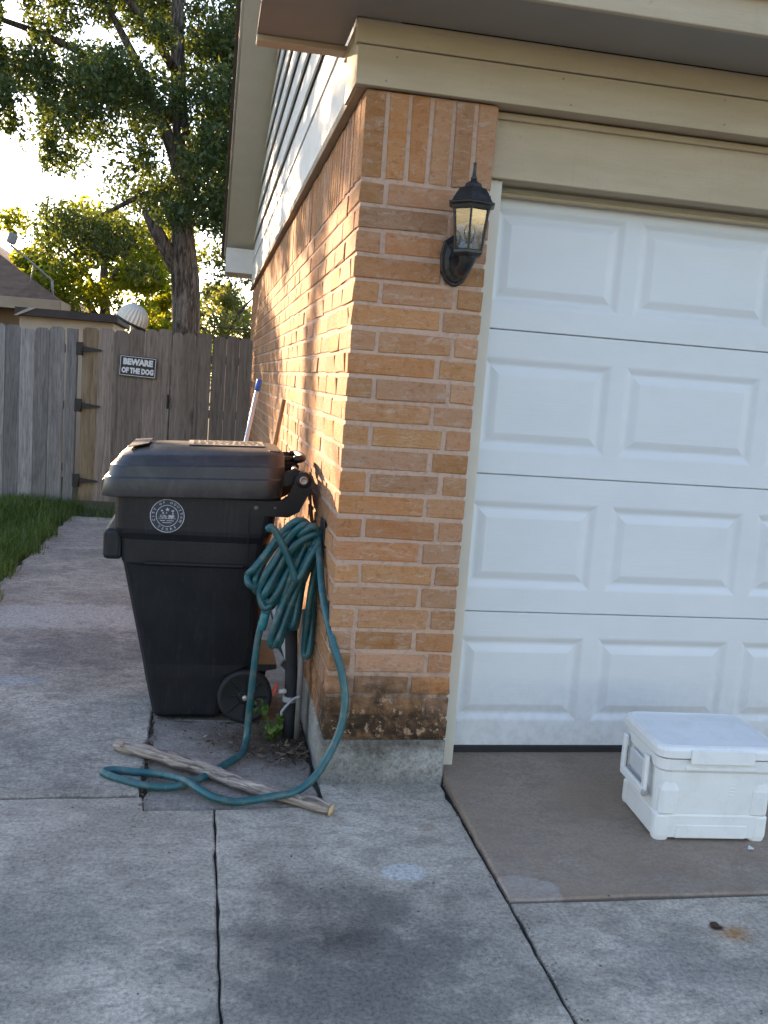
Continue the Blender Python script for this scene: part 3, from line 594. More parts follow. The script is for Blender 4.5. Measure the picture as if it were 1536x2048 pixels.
# printed round seal on the bin's side
em = MB(); EC = Vector((-.618, .5475-.0035, .905)); ME = Matrix.Translation(EC) @ Matrix.Rotation(rad(90), 4, 'X')
def ringf(m, r0, r1, zz, n=48):
    vs = []
    for r in (r0, r1):
        for k in range(n): vs.append(ME @ Vector((r*math.cos(2*PI*k/n), r*math.sin(2*PI*k/n), zz)))
    m.add(vs, [(k, (k+1) % n, n+(k+1) % n, n+k) for k in range(n)])
base = MB(); base.add([ME @ Vector((.068*math.cos(2*PI*k/48), .068*math.sin(2*PI*k/48), 0)) for k in range(48)], [tuple(range(48))])
emb = bp_(base, 'seal', m_plain('seal_navy', (.018, .024, .045), .5, .1, 20, 0))
ringf(em, .0655, .0685, .0004); ringf(em, .0425, .0450, .0004)
def arc_text(txt, r, a0, a1, size, flip=False):
    for i, ch in enumerate(txt):
        if ch == ' ': continue
        a = a0+(a1-a0)*i/(len(txt)-1); vs, fs = text_verts(ch, size, 0.0, .0003, 1)
        M4 = ME @ Matrix.Translation((r*math.cos(a), r*math.sin(a), .0005)) @ Matrix.Rotation(a-PI/2 if not flip else a+PI/2, 4, 'Z')
        em.add([M4 @ v for v in vs], fs)
arc_text('CITY OF HOUSTON', .0552, rad(200), rad(-20), .0145); arc_text('TEXAS', .0552, rad(235), rad(305), .0145, True)
E2 = lambda pts: em.add([ME @ Vector((x, y, .0005)) for x, y in pts], [tuple(range(len(pts)))])
star = [( (.0095 if k % 2 == 0 else .004)*math.cos(PI/2+k*PI/5), .026+(.0095 if k % 2 == 0 else .004)*math.sin(PI/2+k*PI/5)) for k in range(10)]; E2(star)
for a, b, c, d in ((-.027, .0, .012, .004), (-.030, -.004, .03, .0025), (-.024, -.006, .018, .0095), (.004, -.006, .024, .0095), (.019, .006, .005, .009), (-.02, .008, .006, .008), (-.006, .010, .005, .004), (-.034, -.0115, .068, .002), (-.028, -.021, .02, .003), (-.002, -.021, .028, .003), (-.018, -.029, .036, .0025), (-.026, .018, .008, .006), (.016, .018, .010, .006)):
    E2([(a, b), (a+c, b), (a+c, b+d), (a, b+d)])
for x in (-.018, -.006, .008, .018): E2([(x+.0042*math.cos(2*PI*k/10), -.009+.0042*math.sin(2*PI*k/10)) for k in range(10)])
em.build('seal_print', WHITEP, emb)

# ================================================================== GARDEN HOSE, STANDPIPE
HOSE = m_plain('green_hose_rubber', (0.005, 0.082, 0.096), 0.40, 0.25, 9, 0.12, 90, 0.5, dirt=((0.13, 0.15, 0.13), 0.6))
hose = tag(empty('garden_hose', (-0.1, 0.42, 0.0)), 'teal green garden hose looped over a wall hook and trailing on the concrete', 'hose')
HI = Matrix.Translation(-Vector(hose.location)); R_ = .0145
hp = lambda m, n, mt: setattr(m.build(n, mt, hose), 'matrix_parent_inverse', HI)
pth = [(-0.02,0.34,0.857),(-0.043,0.34,0.906),(-0.09,0.34,0.924),(-0.139,0.34,0.866),(-0.186,0.34,0.784),(-0.225,0.34,0.718),(-0.241,0.34,0.647),(-0.222,0.343,0.586),(-0.189,0.351,0.615),(-0.165,0.359,0.716),(-0.111,0.367,0.828),(-0.039,0.355,0.874),(-0.075,0.355,0.93),(-0.119,0.355,0.936),(-0.171,0.355,0.878),(-0.229,0.355,0.795),(-0.273,0.355,0.737),(-0.291,0.355,0.712),(-0.287,0.355,0.68),(-0.257,0.361,0.668),(-0.213,0.368,0.708),(-0.158,0.375,0.794),(-0.093,0.383,0.877),(-0.098,0.33,0.885),(-0.051,0.33,0.923),(-0.027,0.33,0.888),(-0.058,0.33,0.807),(-0.092,0.33,0.725),(-0.138,0.33,0.632),(-0.172,0.33,0.539),(-0.189,0.33,0.457),(-0.18,0.331,0.432),(-0.16,0.338,0.466),(-0.127,0.345,0.568),(-0.084,0.352,0.69),(-0.046,0.358,0.802),(-0.048,0.345,0.804),(-0.02,0.345,0.876),(-0.03,0.345,0.902),(-0.07,0.345,0.844),(-0.112,0.345,0.741),(-0.15,0.345,0.618),(-0.163,0.345,0.526),(-0.148,0.348,0.49),(-0.126,0.356,0.534),(-0.097,0.364,0.656),(-0.063,0.372,0.778),(-0.065,0.36,0.78),(-0.03,0.36,0.863),(-0.052,0.36,0.898),(-0.095,0.36,0.81),(-0.124,0.36,0.697),(-0.129,0.36,0.584),(-0.116,0.36,0.508),(-0.097,0.369,0.531),(-0.077,0.377,0.674),(-0.044,0.386,0.817),(-0.051,0.33,0.827),(-0.02,0.33,0.859),(-0.043,0.33,0.892),(-0.115,0.33,0.841),(-0.176,0.33,0.742),(-0.215,0.33,0.664),(-0.225,0.33,0.627),(-0.2,0.333,0.611),(-0.171,0.341,0.659),(-0.11,0.349,0.781),(-0.044,0.357,0.863),(-0.043,0.37,0.861),(-0.083,0.37,0.903),(-0.144,0.37,0.893),(-0.2,0.37,0.818),(-0.241,0.37,0.741),(-0.262,0.37,0.69),(-0.255,0.37,0.645),(-0.219,0.379,0.649),(-0.163,0.388,0.73),(-0.081,0.396,0.844),(-0.083,0.38,0.847),(-0.02,0.38,0.84),(-0.021,0.38,0.758),(-0.037,0.38,0.634),(-0.044,0.38,0.488),(-0.045,0.38,0.392),(-0.028,0.38,0.392),(-0.02,0.389,0.507),(-0.02,0.397,0.651),(-0.02,0.406,0.795)]
pth = [(x, y+.012*math.sin(i*2.3), z) for i, (x, y, z) in enumerate(pth)]; pth += [(min(-.02, x+.012), y+.035+.01*math.cos(i*1.7), z-.012+.008*math.sin(i*3.1)) for i, (x, y, z) in enumerate(pth[:70])]
hp(MB().tube(pth, R_, 10, True, 6), 'hanging_loop', HOSE)
hp(MB().tube([(-.228, .31, .905), (-.212, .30, .915), (-.189, .295, .887), (-.152, .292, .819), (-.122, .29, .754), (-.109, .29, .716), (-.088, .29, .735), (-.056, .295, .803), (-.028, .305, .854), (-.022, .33, .875)], R_, 10, True, 6), 'crossing_loop', HOSE)
tail = MB()        # from the coupling down to the ground, across under the stick, back along and up to the hook
tail.tube([(-.190, .372, .61), (-.214, .365, .541), (-.232, .36, .49), (-.243, .36, .386), (-.252, .365, .219), (-.257, .37, .10), (-.262, .34, .035), (-.285, .25, .0155), (-.345, .15, .0155), (-.43, .03, .0155), (-.52, -.045, .0155), (-.62, -.045, .0155), (-.71, .005, .0155), (-.775, .055, .016), (-.79, .082, .016), (-.76, .096, .017),
           (-.695, .078, .018), (-.604, .052, .020), (-.531, .0, .028), (-.486, -.05, .034), (-.441, -.105, .026), (-.389, -.155, .020), (-.321, -.19, .020), (-.252, -.196, .030), (-.183, -.19, .040), (-.113, -.175, .048), (-.05, -.155, .086), (.002, -.13, .157), (.045, -.105, .251), (.059, -.08, .355), (.042, -.05, .457), (.008, .0, .56), (-.021, .12, .70), (-.024, .26, .81), (-.022, .34, .865), (-.03, .36, .85)], R_, 10, True, 7)
hp(tail, 'trailing_run', HOSE)
MT = Matrix.Translation((-.219, .363, .528)) @ Matrix.Rotation(rad(12), 4, 'Y')
hp(MB().lathe([(.015, -.04), (.0185, -.036), (.0195, -.01), (.0185, .0), (.0195, .012), (.018, .03), (.015, .034)], n=12, M=MT), 'coupling', m_plain('coupling_teal', (.01, .15, .17), .4, .1))
hook = tag(empty('hose_hanger', (0, .36, .86)), 'dark metal hose hanger screwed to the brick wall', 'hose hanger'); KI = Matrix.Translation(-Vector(hook.location))
IRON = m_plain('dark_iron', (.035, .035, .038), .5, .3, 20, .3, 80, .5, .4)
for mm, nn in ((MB().box(-.009, -.0035, .30, .43, .80, .95, .002), 'back_plate'), (MB().tube([(-.006, .33, .87), (-.05, .34, .865), (-.10, .345, .87), (-.112, .345, .90)], .006, 8, True, 4), 'hook_arm'), (MB().tube([(-.006, .41, .87), (-.05, .42, .865), (-.11, .425, .87), (-.122, .425, .90)], .006, 8, True, 4), 'hook_arm')):
    mm.build(nn, IRON, hook).matrix_parent_inverse = KI
PIPE = m_plain('black_foam_pipe', (.016, .018, .022), .75, .3, 12, .4, 50); PVC = m_plain('grey_conduit', (.20, .19, .185), .6, .15, 9, .1, 60)
st = tag(empty('standpipe', (-.085, .47, 0)), 'black wrapped standpipe with red tap handle beside the brick corner', 'pipe'); PI_ = Matrix.Translation(-Vector(st.location))
def sp_(m, n, mt): m.build(n, mt, st).matrix_parent_inverse = PI_
sp_(MB().tube([(-.082, .47, -.02), (-.083, .47, .25), (-.10, .475, .62), (-.06, .475, .70)], .026, 12, True, 5), 'pipe', PIPE)
sp_(MB().tube([(-.05, .43, .0), (-.05, .43, .3), (-.048, .432, .56)], .012, 10), 'conduit', PVC)
sp_(MB().lathe([(.029, -.012), (.031, -.008), (.031, .008), (.029, .012)], (-.083, .47, .168), 14), 'clamp', m_plain('tape_grey', (.28, .29, .33), .5, .2, 30, .3, 60))
sp_(MB().tube([(-.083, .47, .20), (-.115, .455, .205), (-.135, .448, .205)], .010, 8), 'valve', m_plain('valve_white', (.6, .6, .58), .5, .1))
rd = MB(); MR = Matrix.Translation((-.137, .445, .212)) @ Matrix.Rotation(rad(-75), 4, 'Y')
rd.lathe([(.008, .006), (.024, .006), (.028, .009), (.028, .014), (.024, .017), (.008, .014)], n=10, M=MR, smooth=False); sp_(rd, 'tap_handle', m_plain('red_tap', (.45, .06, .035), .5, .2, 40, .2, 60))
sp_(MB().tube([(-.052, .40, .20), (-.075, .435, .175), (-.115, .43, .13), (-.118, .43, .11)], .006, 6, True, 4), 'strap', m_plain('strap_grey', (.33, .34, .38), .5, .1))

# ================================================================== STICK, SMALL THINGS ON THE GROUND
t = NT('weathered_branch'); v = t.mapv(t.mapv(t.pos(), rot=(0, 0, rad(34.4))), (1.6, 14, 14)); gg = t.noise(v, 4, 7, .65, .8)
STICK = t.done(t.ramp(gg, [(.36, (.11, .085, .07)), (.48, (.27, .22, .185)), (.64, (.47, .40, .345))]), .9, t.bump(gg, .7, .01), .2)
sk = tag(empty('wooden_branch', (-.37, .03, 0)), 'weathered bare branch lying across the concrete under the hose', 'branch'); SI = Matrix.Translation(-Vector(sk.location))
rs = random.Random(3)
p0, p1 = Vector((-.772, .30, .030)), Vector((.022, -.243, .020)); pts = []; rr = []
for i in range(25):
    tt = i/24; p = p0.lerp(p1, tt); p += Vector((-.0, .0, 0))+Vector((.54, .79, 0)).normalized()*(.022*math.sin(tt*5.5)*(1-.4*tt)-.012*math.sin(tt*2.5)+.005*math.sin(tt*17)); p.z += .006*math.sin(tt*6)
    rr.append((.0255 if tt < .5 else .0235)*(1+rs.uniform(-.14, .14)-.25*(tt > .97)-.3*(tt < .02))+.005*math.exp(-((tt-.32)/.05)**2)); p.z = max(p.z, rr[-1]+.001); pts.append(p)
b = MB().tube(pts, rr, 12); b.build('bark', STICK, sk).matrix_parent_inverse = SI
d = (pts[-1]-pts[-2]).normalized(); MB().tube([pts[-1]-d*.003, pts[-1]+d*.0015], [.022, .021], 12).build('cut_end', m_plain('cut_wood', (.50, .36, .19), .8, .25, 60, .3, 90), sk).matrix_parent_inverse = SI
MB().tube([pts[1]+Vector((0, 0, .012)), pts[1]+Vector((-.006, -.02, .020)), pts[1]+Vector((-.010, -.030, .014))], [.011, .009, .006], 8).build('twig_stub', STICK, sk).matrix_parent_inverse = SI
# dry leaf litter and grit round the standpipe and in the cracks
lv = []; rl = np.random.default_rng(4)
def litter(n, cx, cy, sx, sy, s0, s1, z=.004):
    for i in range(n):
        x, y = rl.normal(cx, sx), rl.normal(cy, sy); 
        if x > -.02: x = -.02-abs(rl.normal(0, .05))
        a = rl.uniform(0, PI*2); s = rl.uniform(s0, s1); wd = s*rl.uniform(.15, .5); tl = rl.normal(0, .25, 2)
        d1 = np.array([math.cos(a), math.sin(a), tl[0]])*s; d2 = np.array([-math.sin(a), math.cos(a), tl[1]])*wd; c0 = np.array([x, y, z+rl.uniform(0, .008)+s*.2])
        lv.extend([c0-d1, c0-d2*.9+d1*.1, c0+d1, c0+d2])
litter(900, -.13, .40, .13, .11, .003, .011); litter(160, -.12, .36, .12, .10, .006, .022); litter(260, -.642, .25, .006, .26, .003, .008); litter(60, -.39, -.8, .003, .4, .002, .005); litter(110, -.08, .28, .05, .05, .008, .026); litter(70, -.632, .35, .008, .22, .004, .012); litter(40, -.62, -.05, .012, .1, .004, .01); litter(120, -.3, .5, .15, .1, .004, .014)
LIT = NT('dry_leaf'); ri = LIT.n('NewGeometry').outputs['Random Per Island']
LITM = LIT.done(LIT.ramp(ri, [(0, (.03, .02, .014)), (.55, (.09, .055, .034)), (.9, (.18, .12, .07)), (1, (.34, .29, .22))]), .9)
tag(link('leaf_litter', quads_mesh('leaf_litter', np.array(lv)), LITM), 'dry leaf litter and twigs swept against the wall foot', 'leaf litter', kind='stuff')
gv_ = []; rg = np.random.default_rng(9)
def pebble(x, y, z, s):
    q = rg.normal(0, .25, (6, 3))*s; d6 = np.array([[1, 0, 0], [-1, 0, 0], [0, 1, 0], [0, -1, 0], [0, 0, .7], [0, 0, -.3]])*s; P6 = d6+q*.5+np.array([x, y, z+s*.3])
    for a_, b_, c_ in ((0, 2, 4), (2, 1, 4), (1, 3, 4), (3, 0, 4), (2, 0, 5), (1, 2, 5), (3, 1, 5), (0, 3, 5)): gv_.extend([P6[a_], P6[b_], P6[c_]])
for i in range(230): pebble(rg.uniform(-1.7, 1.7), rg.uniform(-1.5, .0) if i % 3 else rg.uniform(0, 1.5)*.4, .002, rg.uniform(.0015, .005))
for i in range(120): pebble(.47+rg.normal(0, .012), rg.uniform(-1.4, .1), .001, rg.uniform(.0012, .004))
for i in range(90): pebble(rg.uniform(.47, .56), rg.uniform(.02, .22), .018, rg.uniform(.0015, .005))
GR = NT('grit'); gri = GR.n('NewGeometry').outputs['Random Per Island']
tag(link('grit', quads_mesh('grit', np.array(gv_), nper=3), GR.done(GR.ramp(gri, [(0, (.04, .035, .03)), (.7, (.13, .12, .10)), (1, (.45, .43, .40))]), .9)), 'loose grit and crumbs scattered over the slabs', 'grit', kind='stuff')
# weed by the pipe
WEED = m_leaf('weed_leaf', (.04, .10, .02), (.09, .18, .04), .35, (.20, .26, .06)); wd_ = tag(empty('weed', (-.14, .44, 0)), 'small green weed growing at the foot of the standpipe', 'weed')
lv2 = []; stm = MB()
for i in range(12):
    a = rl.uniform(0, 2*PI); rch = rl.uniform(.02, .065); h = rl.uniform(.05, .14); tip = np.array([math.cos(a)*rch, math.sin(a)*rch-.01, h])
    stm.tube([(0, 0, 0), tuple(tip*np.array([.4, .4, .6])), tuple(tip)], .0015, 5)
    for k in range(9):
        f_ = rl.uniform(.35, 1.05); c0 = tip*np.array([f_, f_, f_])+rl.normal(0, .008, 3); s = rl.uniform(.010, .020); q = np.linalg.qr(rl.normal(size=(3, 3)))[0]
        lv2.extend([c0-q[0]*s, c0-q[1]*s*.6, c0+q[0]*s, c0+q[1]*s*.6])
stm.build('stem', WEED, wd_); link('leaves', quads_mesh('leaves', np.array(lv2)), WEED, wd_)
wd2 = tag(empty('weed', (-.20, .50, 0)), 'tiny weed sprig in front of the bin wheel', 'weed')
MB().tube([(0, 0, 0), (.01, -.01, .10), (.0, -.02, .15)], .0015, 5, True, 3).build('stem', WEED, wd2)
lv3 = []
for k in range(16):
    c0 = np.array([rl.normal(0, .018), rl.normal(-.015, .012), rl.uniform(.10, .16)]); q = np.linalg.qr(rl.normal(size=(3, 3)))[0]; s = rl.uniform(.009, .016); lv3.extend([c0-q[0]*s, c0-q[1]*s*.6, c0+q[0]*s, c0+q[1]*s*.6])
link('leaves', quads_mesh('leaves', np.array(lv3)), WEED, wd2)
tag(MB().add([(1.405, -.585, .014), (1.425, -.592, .016), (1.432, -.578, .013), (1.418, -.570, .020), (1.405, -.585, .0155), (1.425, -.592, .0175), (1.432, -.578, .0145), (1.418, -.570, .0215)], [(0, 1, 2, 3), (7, 6, 5, 4), (0, 4, 5, 1), (1, 5, 6, 2), (2, 6, 7, 3), (3, 7, 4, 0)]).build('paper_scrap', m_plain('scrap_white', (.55, .55, .54), .8, .1)), 'tiny pale scrap lying on the brown apron near the cooler', 'scrap')
tag(MB().lathe([(.006, .0), (.013, .002), (.014, .006), (.010, .009), (.002, .010)], (1.045, -1.005, .0005), 9, smooth=False).build('rusty_nut', m_plain('rust_dark', (.05, .022, .012), .8, .4, 60, .6, 90)), 'dark rusted lump at the head of a rust stain on the driveway', 'rusty nut')

# ================================================================== COOLER
CW = m_plain('cooler_white_plastic', (.74, .75, .75), .42, .03, 6, .06, 120, .5, dirt=((.50, .49, .46), .22))
cl = tag(empty('cooler', (1.28, -.38, .012)), 'scuffed white plastic cooler sitting on the apron by the garage door', 'cooler'); CI = Matrix.Translation((-1.28, .38, -.012))
def cp(m, n, mt=CW, parent=None):
    o = m.build(n, mt, parent or cl)
    if parent is None: o.matrix_parent_inverse = CI
    return o
cl.rotation_euler = (0, 0, rad(-4)); cl.location.x += .022; cl.scale.z = 1.07; GZ = 0.020
cb = MB(); cb.loft([rring(1.092, 1.478, -.510, -.218, GZ+.000, .035, 4), rring(1.082, 1.488, -.522, -.208, GZ+.005, .04, 4), rring(1.080, 1.490, -.524, -.206, GZ+.078, .04, 4), rring(1.082, 1.488, -.522, -.208, GZ+.084, .042, 4),
                    rring(1.076, 1.494, -.528, -.202, GZ+.226, .042, 4), rring(1.068, 1.502, -.535, -.194, GZ+.236, .042, 4), rring(1.066, 1.504, -.537, -.192, GZ+.272, .042, 4)], True)
cp(cb, 'body')
for x0_, x1_, dx in ((1.079, 1.142, 1), (1.428, 1.491, -1)):
    for y0_, y1_ in ((-.525, -.475), (-.255, -.205)):
        ft = MB(); ft.loft([rring(x0_+.012, x1_-.012, y0_+.010, y1_-.010, GZ-.012, .014, 3), rring(x0_+.003, x1_-.004, y0_+.003, y1_-.003, GZ-.003, .018, 3), rring(x0_, x1_, y0_, y1_, GZ+.012, .02, 3), rring(x0_, x1_, y0_, y1_, GZ+.074, .02, 3), rring(x0_+.004, x1_-.004, y0_+.004, y1_-.004, GZ+.080, .018, 3)], True)
        cp(ft, 'foot')
for cx_ in (1.122, 1.448): cp(MB().loft([rring(cx_-.030, cx_+.030, -.523, -.48, GZ+.082, .018, 3), rring(cx_-.036, cx_+.036, -.528, -.48, GZ+.088, .018, 3), rring(cx_-.036, cx_+.036, -.5305, -.48, GZ+.165, .018, 3), rring(cx_-.026, cx_+.026, -.527, -.48, GZ+.19, .015, 3)], True), 'corner_boss')
cp(MB().box(1.155, 1.415, -.5255, -.51, GZ+.002, GZ+.05, .004), 'skid_panel')
ld = MB(); ld.loft([rring(1.062, 1.508, -.541, -.188, GZ+.276, .045, 5), rring(1.058, 1.512, -.546, -.184, GZ+.280, .045, 5), rring(1.058, 1.512, -.546, -.184, GZ+.302, .045, 5), rring(1.063, 1.507, -.541, -.189, GZ+.313, .043, 5), rring(1.075, 1.495, -.529, -.201, GZ+.318, .04, 5), rring(1.088, 1.482, -.516, -.214, GZ+.315, .035, 5)], True)
lo = cp(ld, 'lid', m_plain('cooler_lid_plastic', (.74, .745, .74), .42, .04, 5, .08, 120, .5, dirt=((.52, .50, .45), .30)))
MB().box(1.170, 1.40, -.552, -.5465, GZ+.262, GZ+.309, .002).build('latch', CW, lo)
cp(MB().box(1.16, 1.42, -.5405, -.53, GZ+.236, GZ+.250, .003), 'front_ledge')
pmk = MB()
for k in range(6): pmk.box(1.335, 1.352, -.5275, -.518, GZ+.15+k*.012, GZ+.1535+k*.012, .0005)
cp(pmk, 'moulded_mark')
hd = MB()
for yy in (-.462, -.262): hd.box(1.046, 1.060, yy-.014, yy+.014, GZ+.135, GZ+.258, .004)
hd.box(1.044, 1.061, -.470, -.254, GZ+.118, GZ+.148, .006, seg=2)
cp(hd, 'side_handle')
cp(MB().lathe([(.013, -.003), (.013, .002), (.008, .004)], n=12, M=Matrix.Translation((1.053, -.472, GZ+.134)) @ Matrix.Rotation(rad(90), 4, 'X')), 'handle_pivot', m_plain('pivot_grey', (.32, .32, .31), .5, .1))
cp(MB().box(1.060, 1.0755, -.43, -.29, GZ+.16, GZ+.225, .006), 'grip_recess', m_plain('recess_grey', (.55, .57, .58), .5, .05))

# ================================================================== POLES AGAINST THE WALL
pl = tag(empty('mop_pole', (-.33, 2.2, 0)), 'slim silver pole with blue cap leaning on the wall behind the bin', 'pole'); LI = Matrix.Translation(-Vector(pl.location))
MB().tube([(-.43, 2.18, 0.0), (-.195, 2.24, 1.43)], .0125, 10).build('shaft', m_plain('painted_steel', (.50, .54, .60), .35, .1, 12, .05, 60, .5, .3), pl).matrix_parent_inverse = LI
MB().lathe([(.014, -.02), (.017, -.015), (.017, .04), (.013, .048), (.004, .050)], n=12, M=Matrix.Translation((-.195, 2.24, 1.425)) @ Matrix.Rotation(rad(9.3), 4, 'Y')).build('cap', m_plain('blue_cap', (.012, .09, .42), .4, .1), pl).matrix_parent_inverse = LI
p2 = MB().tube([(-.24, 2.36, 0), (-.135, 2.44, .6), (-.02, 2.5, 1.36)], .014, 10); tag(p2.build('wooden_pole', m_wood('pole_wood', [(.18, .10, .045), (.30, .18, .085), (.36, .23, .12)])), 'thin brown wooden pole leaning on the bricks next to the blue-capped pole', 'pole')

# ================================================================== FENCE AND GATE
FY = 7.0
FW_GREY = m_wood('fence_wood_grey', [(.14, .13, .125), (.25, .235, .225), (.36, .34, .325)]); FW_BRN = m_wood('fence_wood_brown', [(.125, .098, .08), (.215, .175, .145), (.30, .255, .215)])
FW_NEW = m_wood('fence_wood_new', [(.15, .105, .065), (.26, .19, .12), (.33, .25, .165)], scale=.8); HINGE = m_plain('rusty_black_hinge', (.022, .018, .016), .6, .4, 40, .4, 90)
def picket(parent, x0, x1, ztop, zbot, mat, lean=0.0, y=FY, name='picket'):
    wd = x1-x0; c = .030; pts = [(-wd/2, 0), (wd/2, 0), (wd/2, ztop-zbot-c), (wd/2-.012, ztop-zbot-c*.45), (wd/2-c, ztop-zbot), (-wd/2+c, ztop-zbot), (-wd/2+.012, ztop-zbot-c*.45), (-wd/2, ztop-zbot-c)]
    o = MB().prism(pts, 0, .017, 'Y').build(name, mat, parent)
    o.location = Vector(((x0+x1)/2, y+U(-.004, .004), zbot))-Vector(parent.location); o.rotation_euler = (0, lean*.5, U(-.012, .012)); return o
def fence(name, label, xs, tops, mat, gaps, loc):
    f_ = tag(empty(name, loc), label, 'fence')
    for i in range(len(xs)-1):
        gp = gaps(i); picket(f_, xs[i]+gp/2, xs[i+1]-gp/2, tops(i)+U(-.012, .012), .02+U(-.01, .02), mat(i), U(-.004, .004))
    for zr in (.35, 1.0, 1.58):
        o = MB().box(xs[0], xs[-1], FY+.020, FY+.058, zr, zr+.085, .003).build('rail', mat(0), f_); o.matrix_parent_inverse = Matrix.Translation(-Vector(loc))
    return f_
xl = [-2.52-.1475*i for i in range(24, 0, -1)]+[-2.52, -2.375, -2.228, -2.09, -1.935]
fl_ = fence('wood_fence', 'weathered grey wooden fence behind the grass, beside the gate hinges', xl, lambda i: 1.815+.03*math.sin(i*1.7)*.4, lambda i: FW_GREY, lambda i: random.choice([.001, .001, .002, .006]), (-3.0, FY, 0))
for px_ in (-1.86, -4.3): 
    o = MB().box(px_-.06, px_+.045, FY-.012, FY+.09, -.05, 1.83, .006).build('post', FW_GREY, fl_); o.matrix_parent_inverse = Matrix.Translation((3.0, -FY, 0))
xr = [-.862, -.752, -.615, -.45, -.303, -.166, -.028]
fr_ = fence('wood_fence', 'short brown wooden fence with gappy pickets between gate and brick wall', xr, lambda i: (1.87, 1.88, 1.89, 1.875, 1.89, 1.86)[i], lambda i: FW_BRN, lambda i: (.001, .001, .008, .005, .008, .008)[i], (-.45, FY, 0))
o = MB().box(-.852, -.772, FY+.021, FY+.10, -.05, 1.84, .005).build('post', FW_BRN, fr_); o.matrix_parent_inverse = Matrix.Translation((.45, -FY, 0))
gt = tag(empty('wood_gate', (-1.4, FY, 0)), 'wooden picket gate with black strap hinges and a fresh brown board', 'gate'); GI = Matrix.Translation((1.4, -FY, 0))
xg = [-1.765, -1.605, -1.449, -1.302, -1.146, -1.009, -.874]
for i in range(6): picket(gt, xg[i]+.0005, xg[i+1]-.0005, (1.855, 1.86, 1.85, 1.87, 1.885, 1.90)[i], .055, FW_NEW if i == 0 else FW_BRN, 0.0)
for zr in (.24, 1.02, 1.58):
    o = MB().box(-1.76, -.88, FY+.022, FY+.06, zr, zr+.085, .003).build('rail', FW_BRN, gt); o.matrix_parent_inverse = GI
for zh in (1.632, 1.052, .268):
    h = MB().box(-1.825, -1.762, FY-.024, FY-.016, zh-.068, zh+.068, .002); ho = h.build('hinge', HINGE, gt); ho.matrix_parent_inverse = GI
    MB().prism([(-1.760, zh-.030), (-1.760, zh+.030), (-1.575, zh+.006), (-1.565, zh-.002), (-1.575, zh-.010)], FY-.022, FY-.016, 'Y').build('strap', HINGE, ho)
    MB().tube([(-1.761, FY-.024, zh-.068), (-1.761, FY-.024, zh+.068)], .008, 8).build('knuckle', HINGE, ho)
la = MB().box(-.895, -.868, FY-.026, FY-.006, 1.075, 1.225, .003).tube([(-.882, FY-.03, 1.10), (-.882, FY-.05, 1.12), (-.882, FY-.05, 1.18), (-.882, FY-.03, 1.20)], .006, 6); o = la.build('latch', HINGE, gt); o.matrix_parent_inverse = GI
# sign
sg = tag(empty('warning_sign', (-1.201, FY-.03, 1.49)), 'black and white sign reading BEWARE OF THE DOG on the gate', 'sign'); sg.rotation_euler = (0, rad(2.2), 0)
MB().box(-.188, .188, -.002, .002, -.107, .107, .001).build('board', m_plain('sign_black', (.016, .017, .02), .45, .2, 20, .05), sg)
bd = MB()
for a in ((-.180, .180, .094, .099), (-.180, .180, -.099, -.094), (-.180, -.175, -.0938, .0938), (.175, .180, -.0938, .0938)): bd.box(a[0], a[1], -.0035, -.0025, a[2], a[3])
SGW = m_plain('sign_white', (.66, .68, .70), .5, .08, 30, .05); bd.build('border', SGW, sg)
ltm = MB()
for txt, zc, wdt, hgt in (('BEWARE', .045, .30, .068), ('OF THE DOG', -.045, .325, .062)):
    vs, fs = text_verts(txt, .1, .0004, .0068, 2); A = np.array([list(v) for v in vs]); lo_, hi_ = A.min(0), A.max(0)
    A[:, 0] = (A[:, 0]-(lo_[0]+hi_[0])/2)*wdt/(hi_[0]-lo_[0]); A[:, 1] = (A[:, 1]-(lo_[1]+hi_[1])/2)*hgt/(hi_[1]-lo_[1])
    ltm.add([(a[0], -.0031-(.0004 if a[2] > 0 else 0), a[1]+zc) for a in A], fs)
ltm.build('lettering', SGW, sg)

# ================================================================== GRASS
def grass_mesh(n, region, seed):
    r = np.random.default_rng(seed); P = []
    while len(P) < n:
        x, y = r.uniform(*region[0]), r.uniform(*region[1]); 
        edge = -1.755+.03*math.sin(y*3.1)+.05*math.sin(y*7.7)+abs(r.normal(0, .035))*(1 if r.random() < .3 else 0)
        if x < edge: P.append((x, y))
    P = np.array(P); a = r.uniform(0, 2*PI, n); h = r.uniform(.05, .15, n)*(.75+.5*np.sin(P[:, 0]*4+1)*np.sin(P[:, 1]*2.7)); w_ = r.uniform(.003, .0065, n); ln = r.normal(0, .5, n)*h; b = r.uniform(0, 2*PI, n)
    d = np.stack([np.cos(a), np.sin(a), 0*a], 1)*w_[:, None]; base = np.stack([P[:, 0], P[:, 1], np.full(n, -.06)], 1)
    le = np.stack([np.cos(b)*ln, np.sin(b)*ln, 0*b], 1); mid = base+le*.35+np.stack([0*h, 0*h, (h+.06)*.6], 1); tip = base+le*1.1+np.stack([0*h, 0*h, h+.06], 1)
    V = np.empty((n*2, 4, 3)); V[0::2, 0] = base-d; V[0::2, 1] = base+d; V[0::2, 2] = mid+d*.8; V[0::2, 3] = mid-d*.8
    V[1::2, 0] = mid-d*.8; V[1::2, 1] = mid+d*.8; V[1::2, 2] = tip+d*.12; V[1::2, 3] = tip-d*.12
    return quads_mesh('grass', V.reshape(-1, 3))
GRM = m_leaf('grass_blade', (.045, .095, .024), (.08, .15, .038), .35, (.18, .20, .08))
tag(link('grass', grass_mesh(42000, ((-4.2, -1.66), (2.2, 6.97)), 21), GRM), 'unmown green grass along the concrete path', 'grass', kind='stuff')
gm2 = grass_mesh(900, ((-1.95, -1.2), (6.2, 6.95)), 5)
r = np.random.default_rng(8); V = []
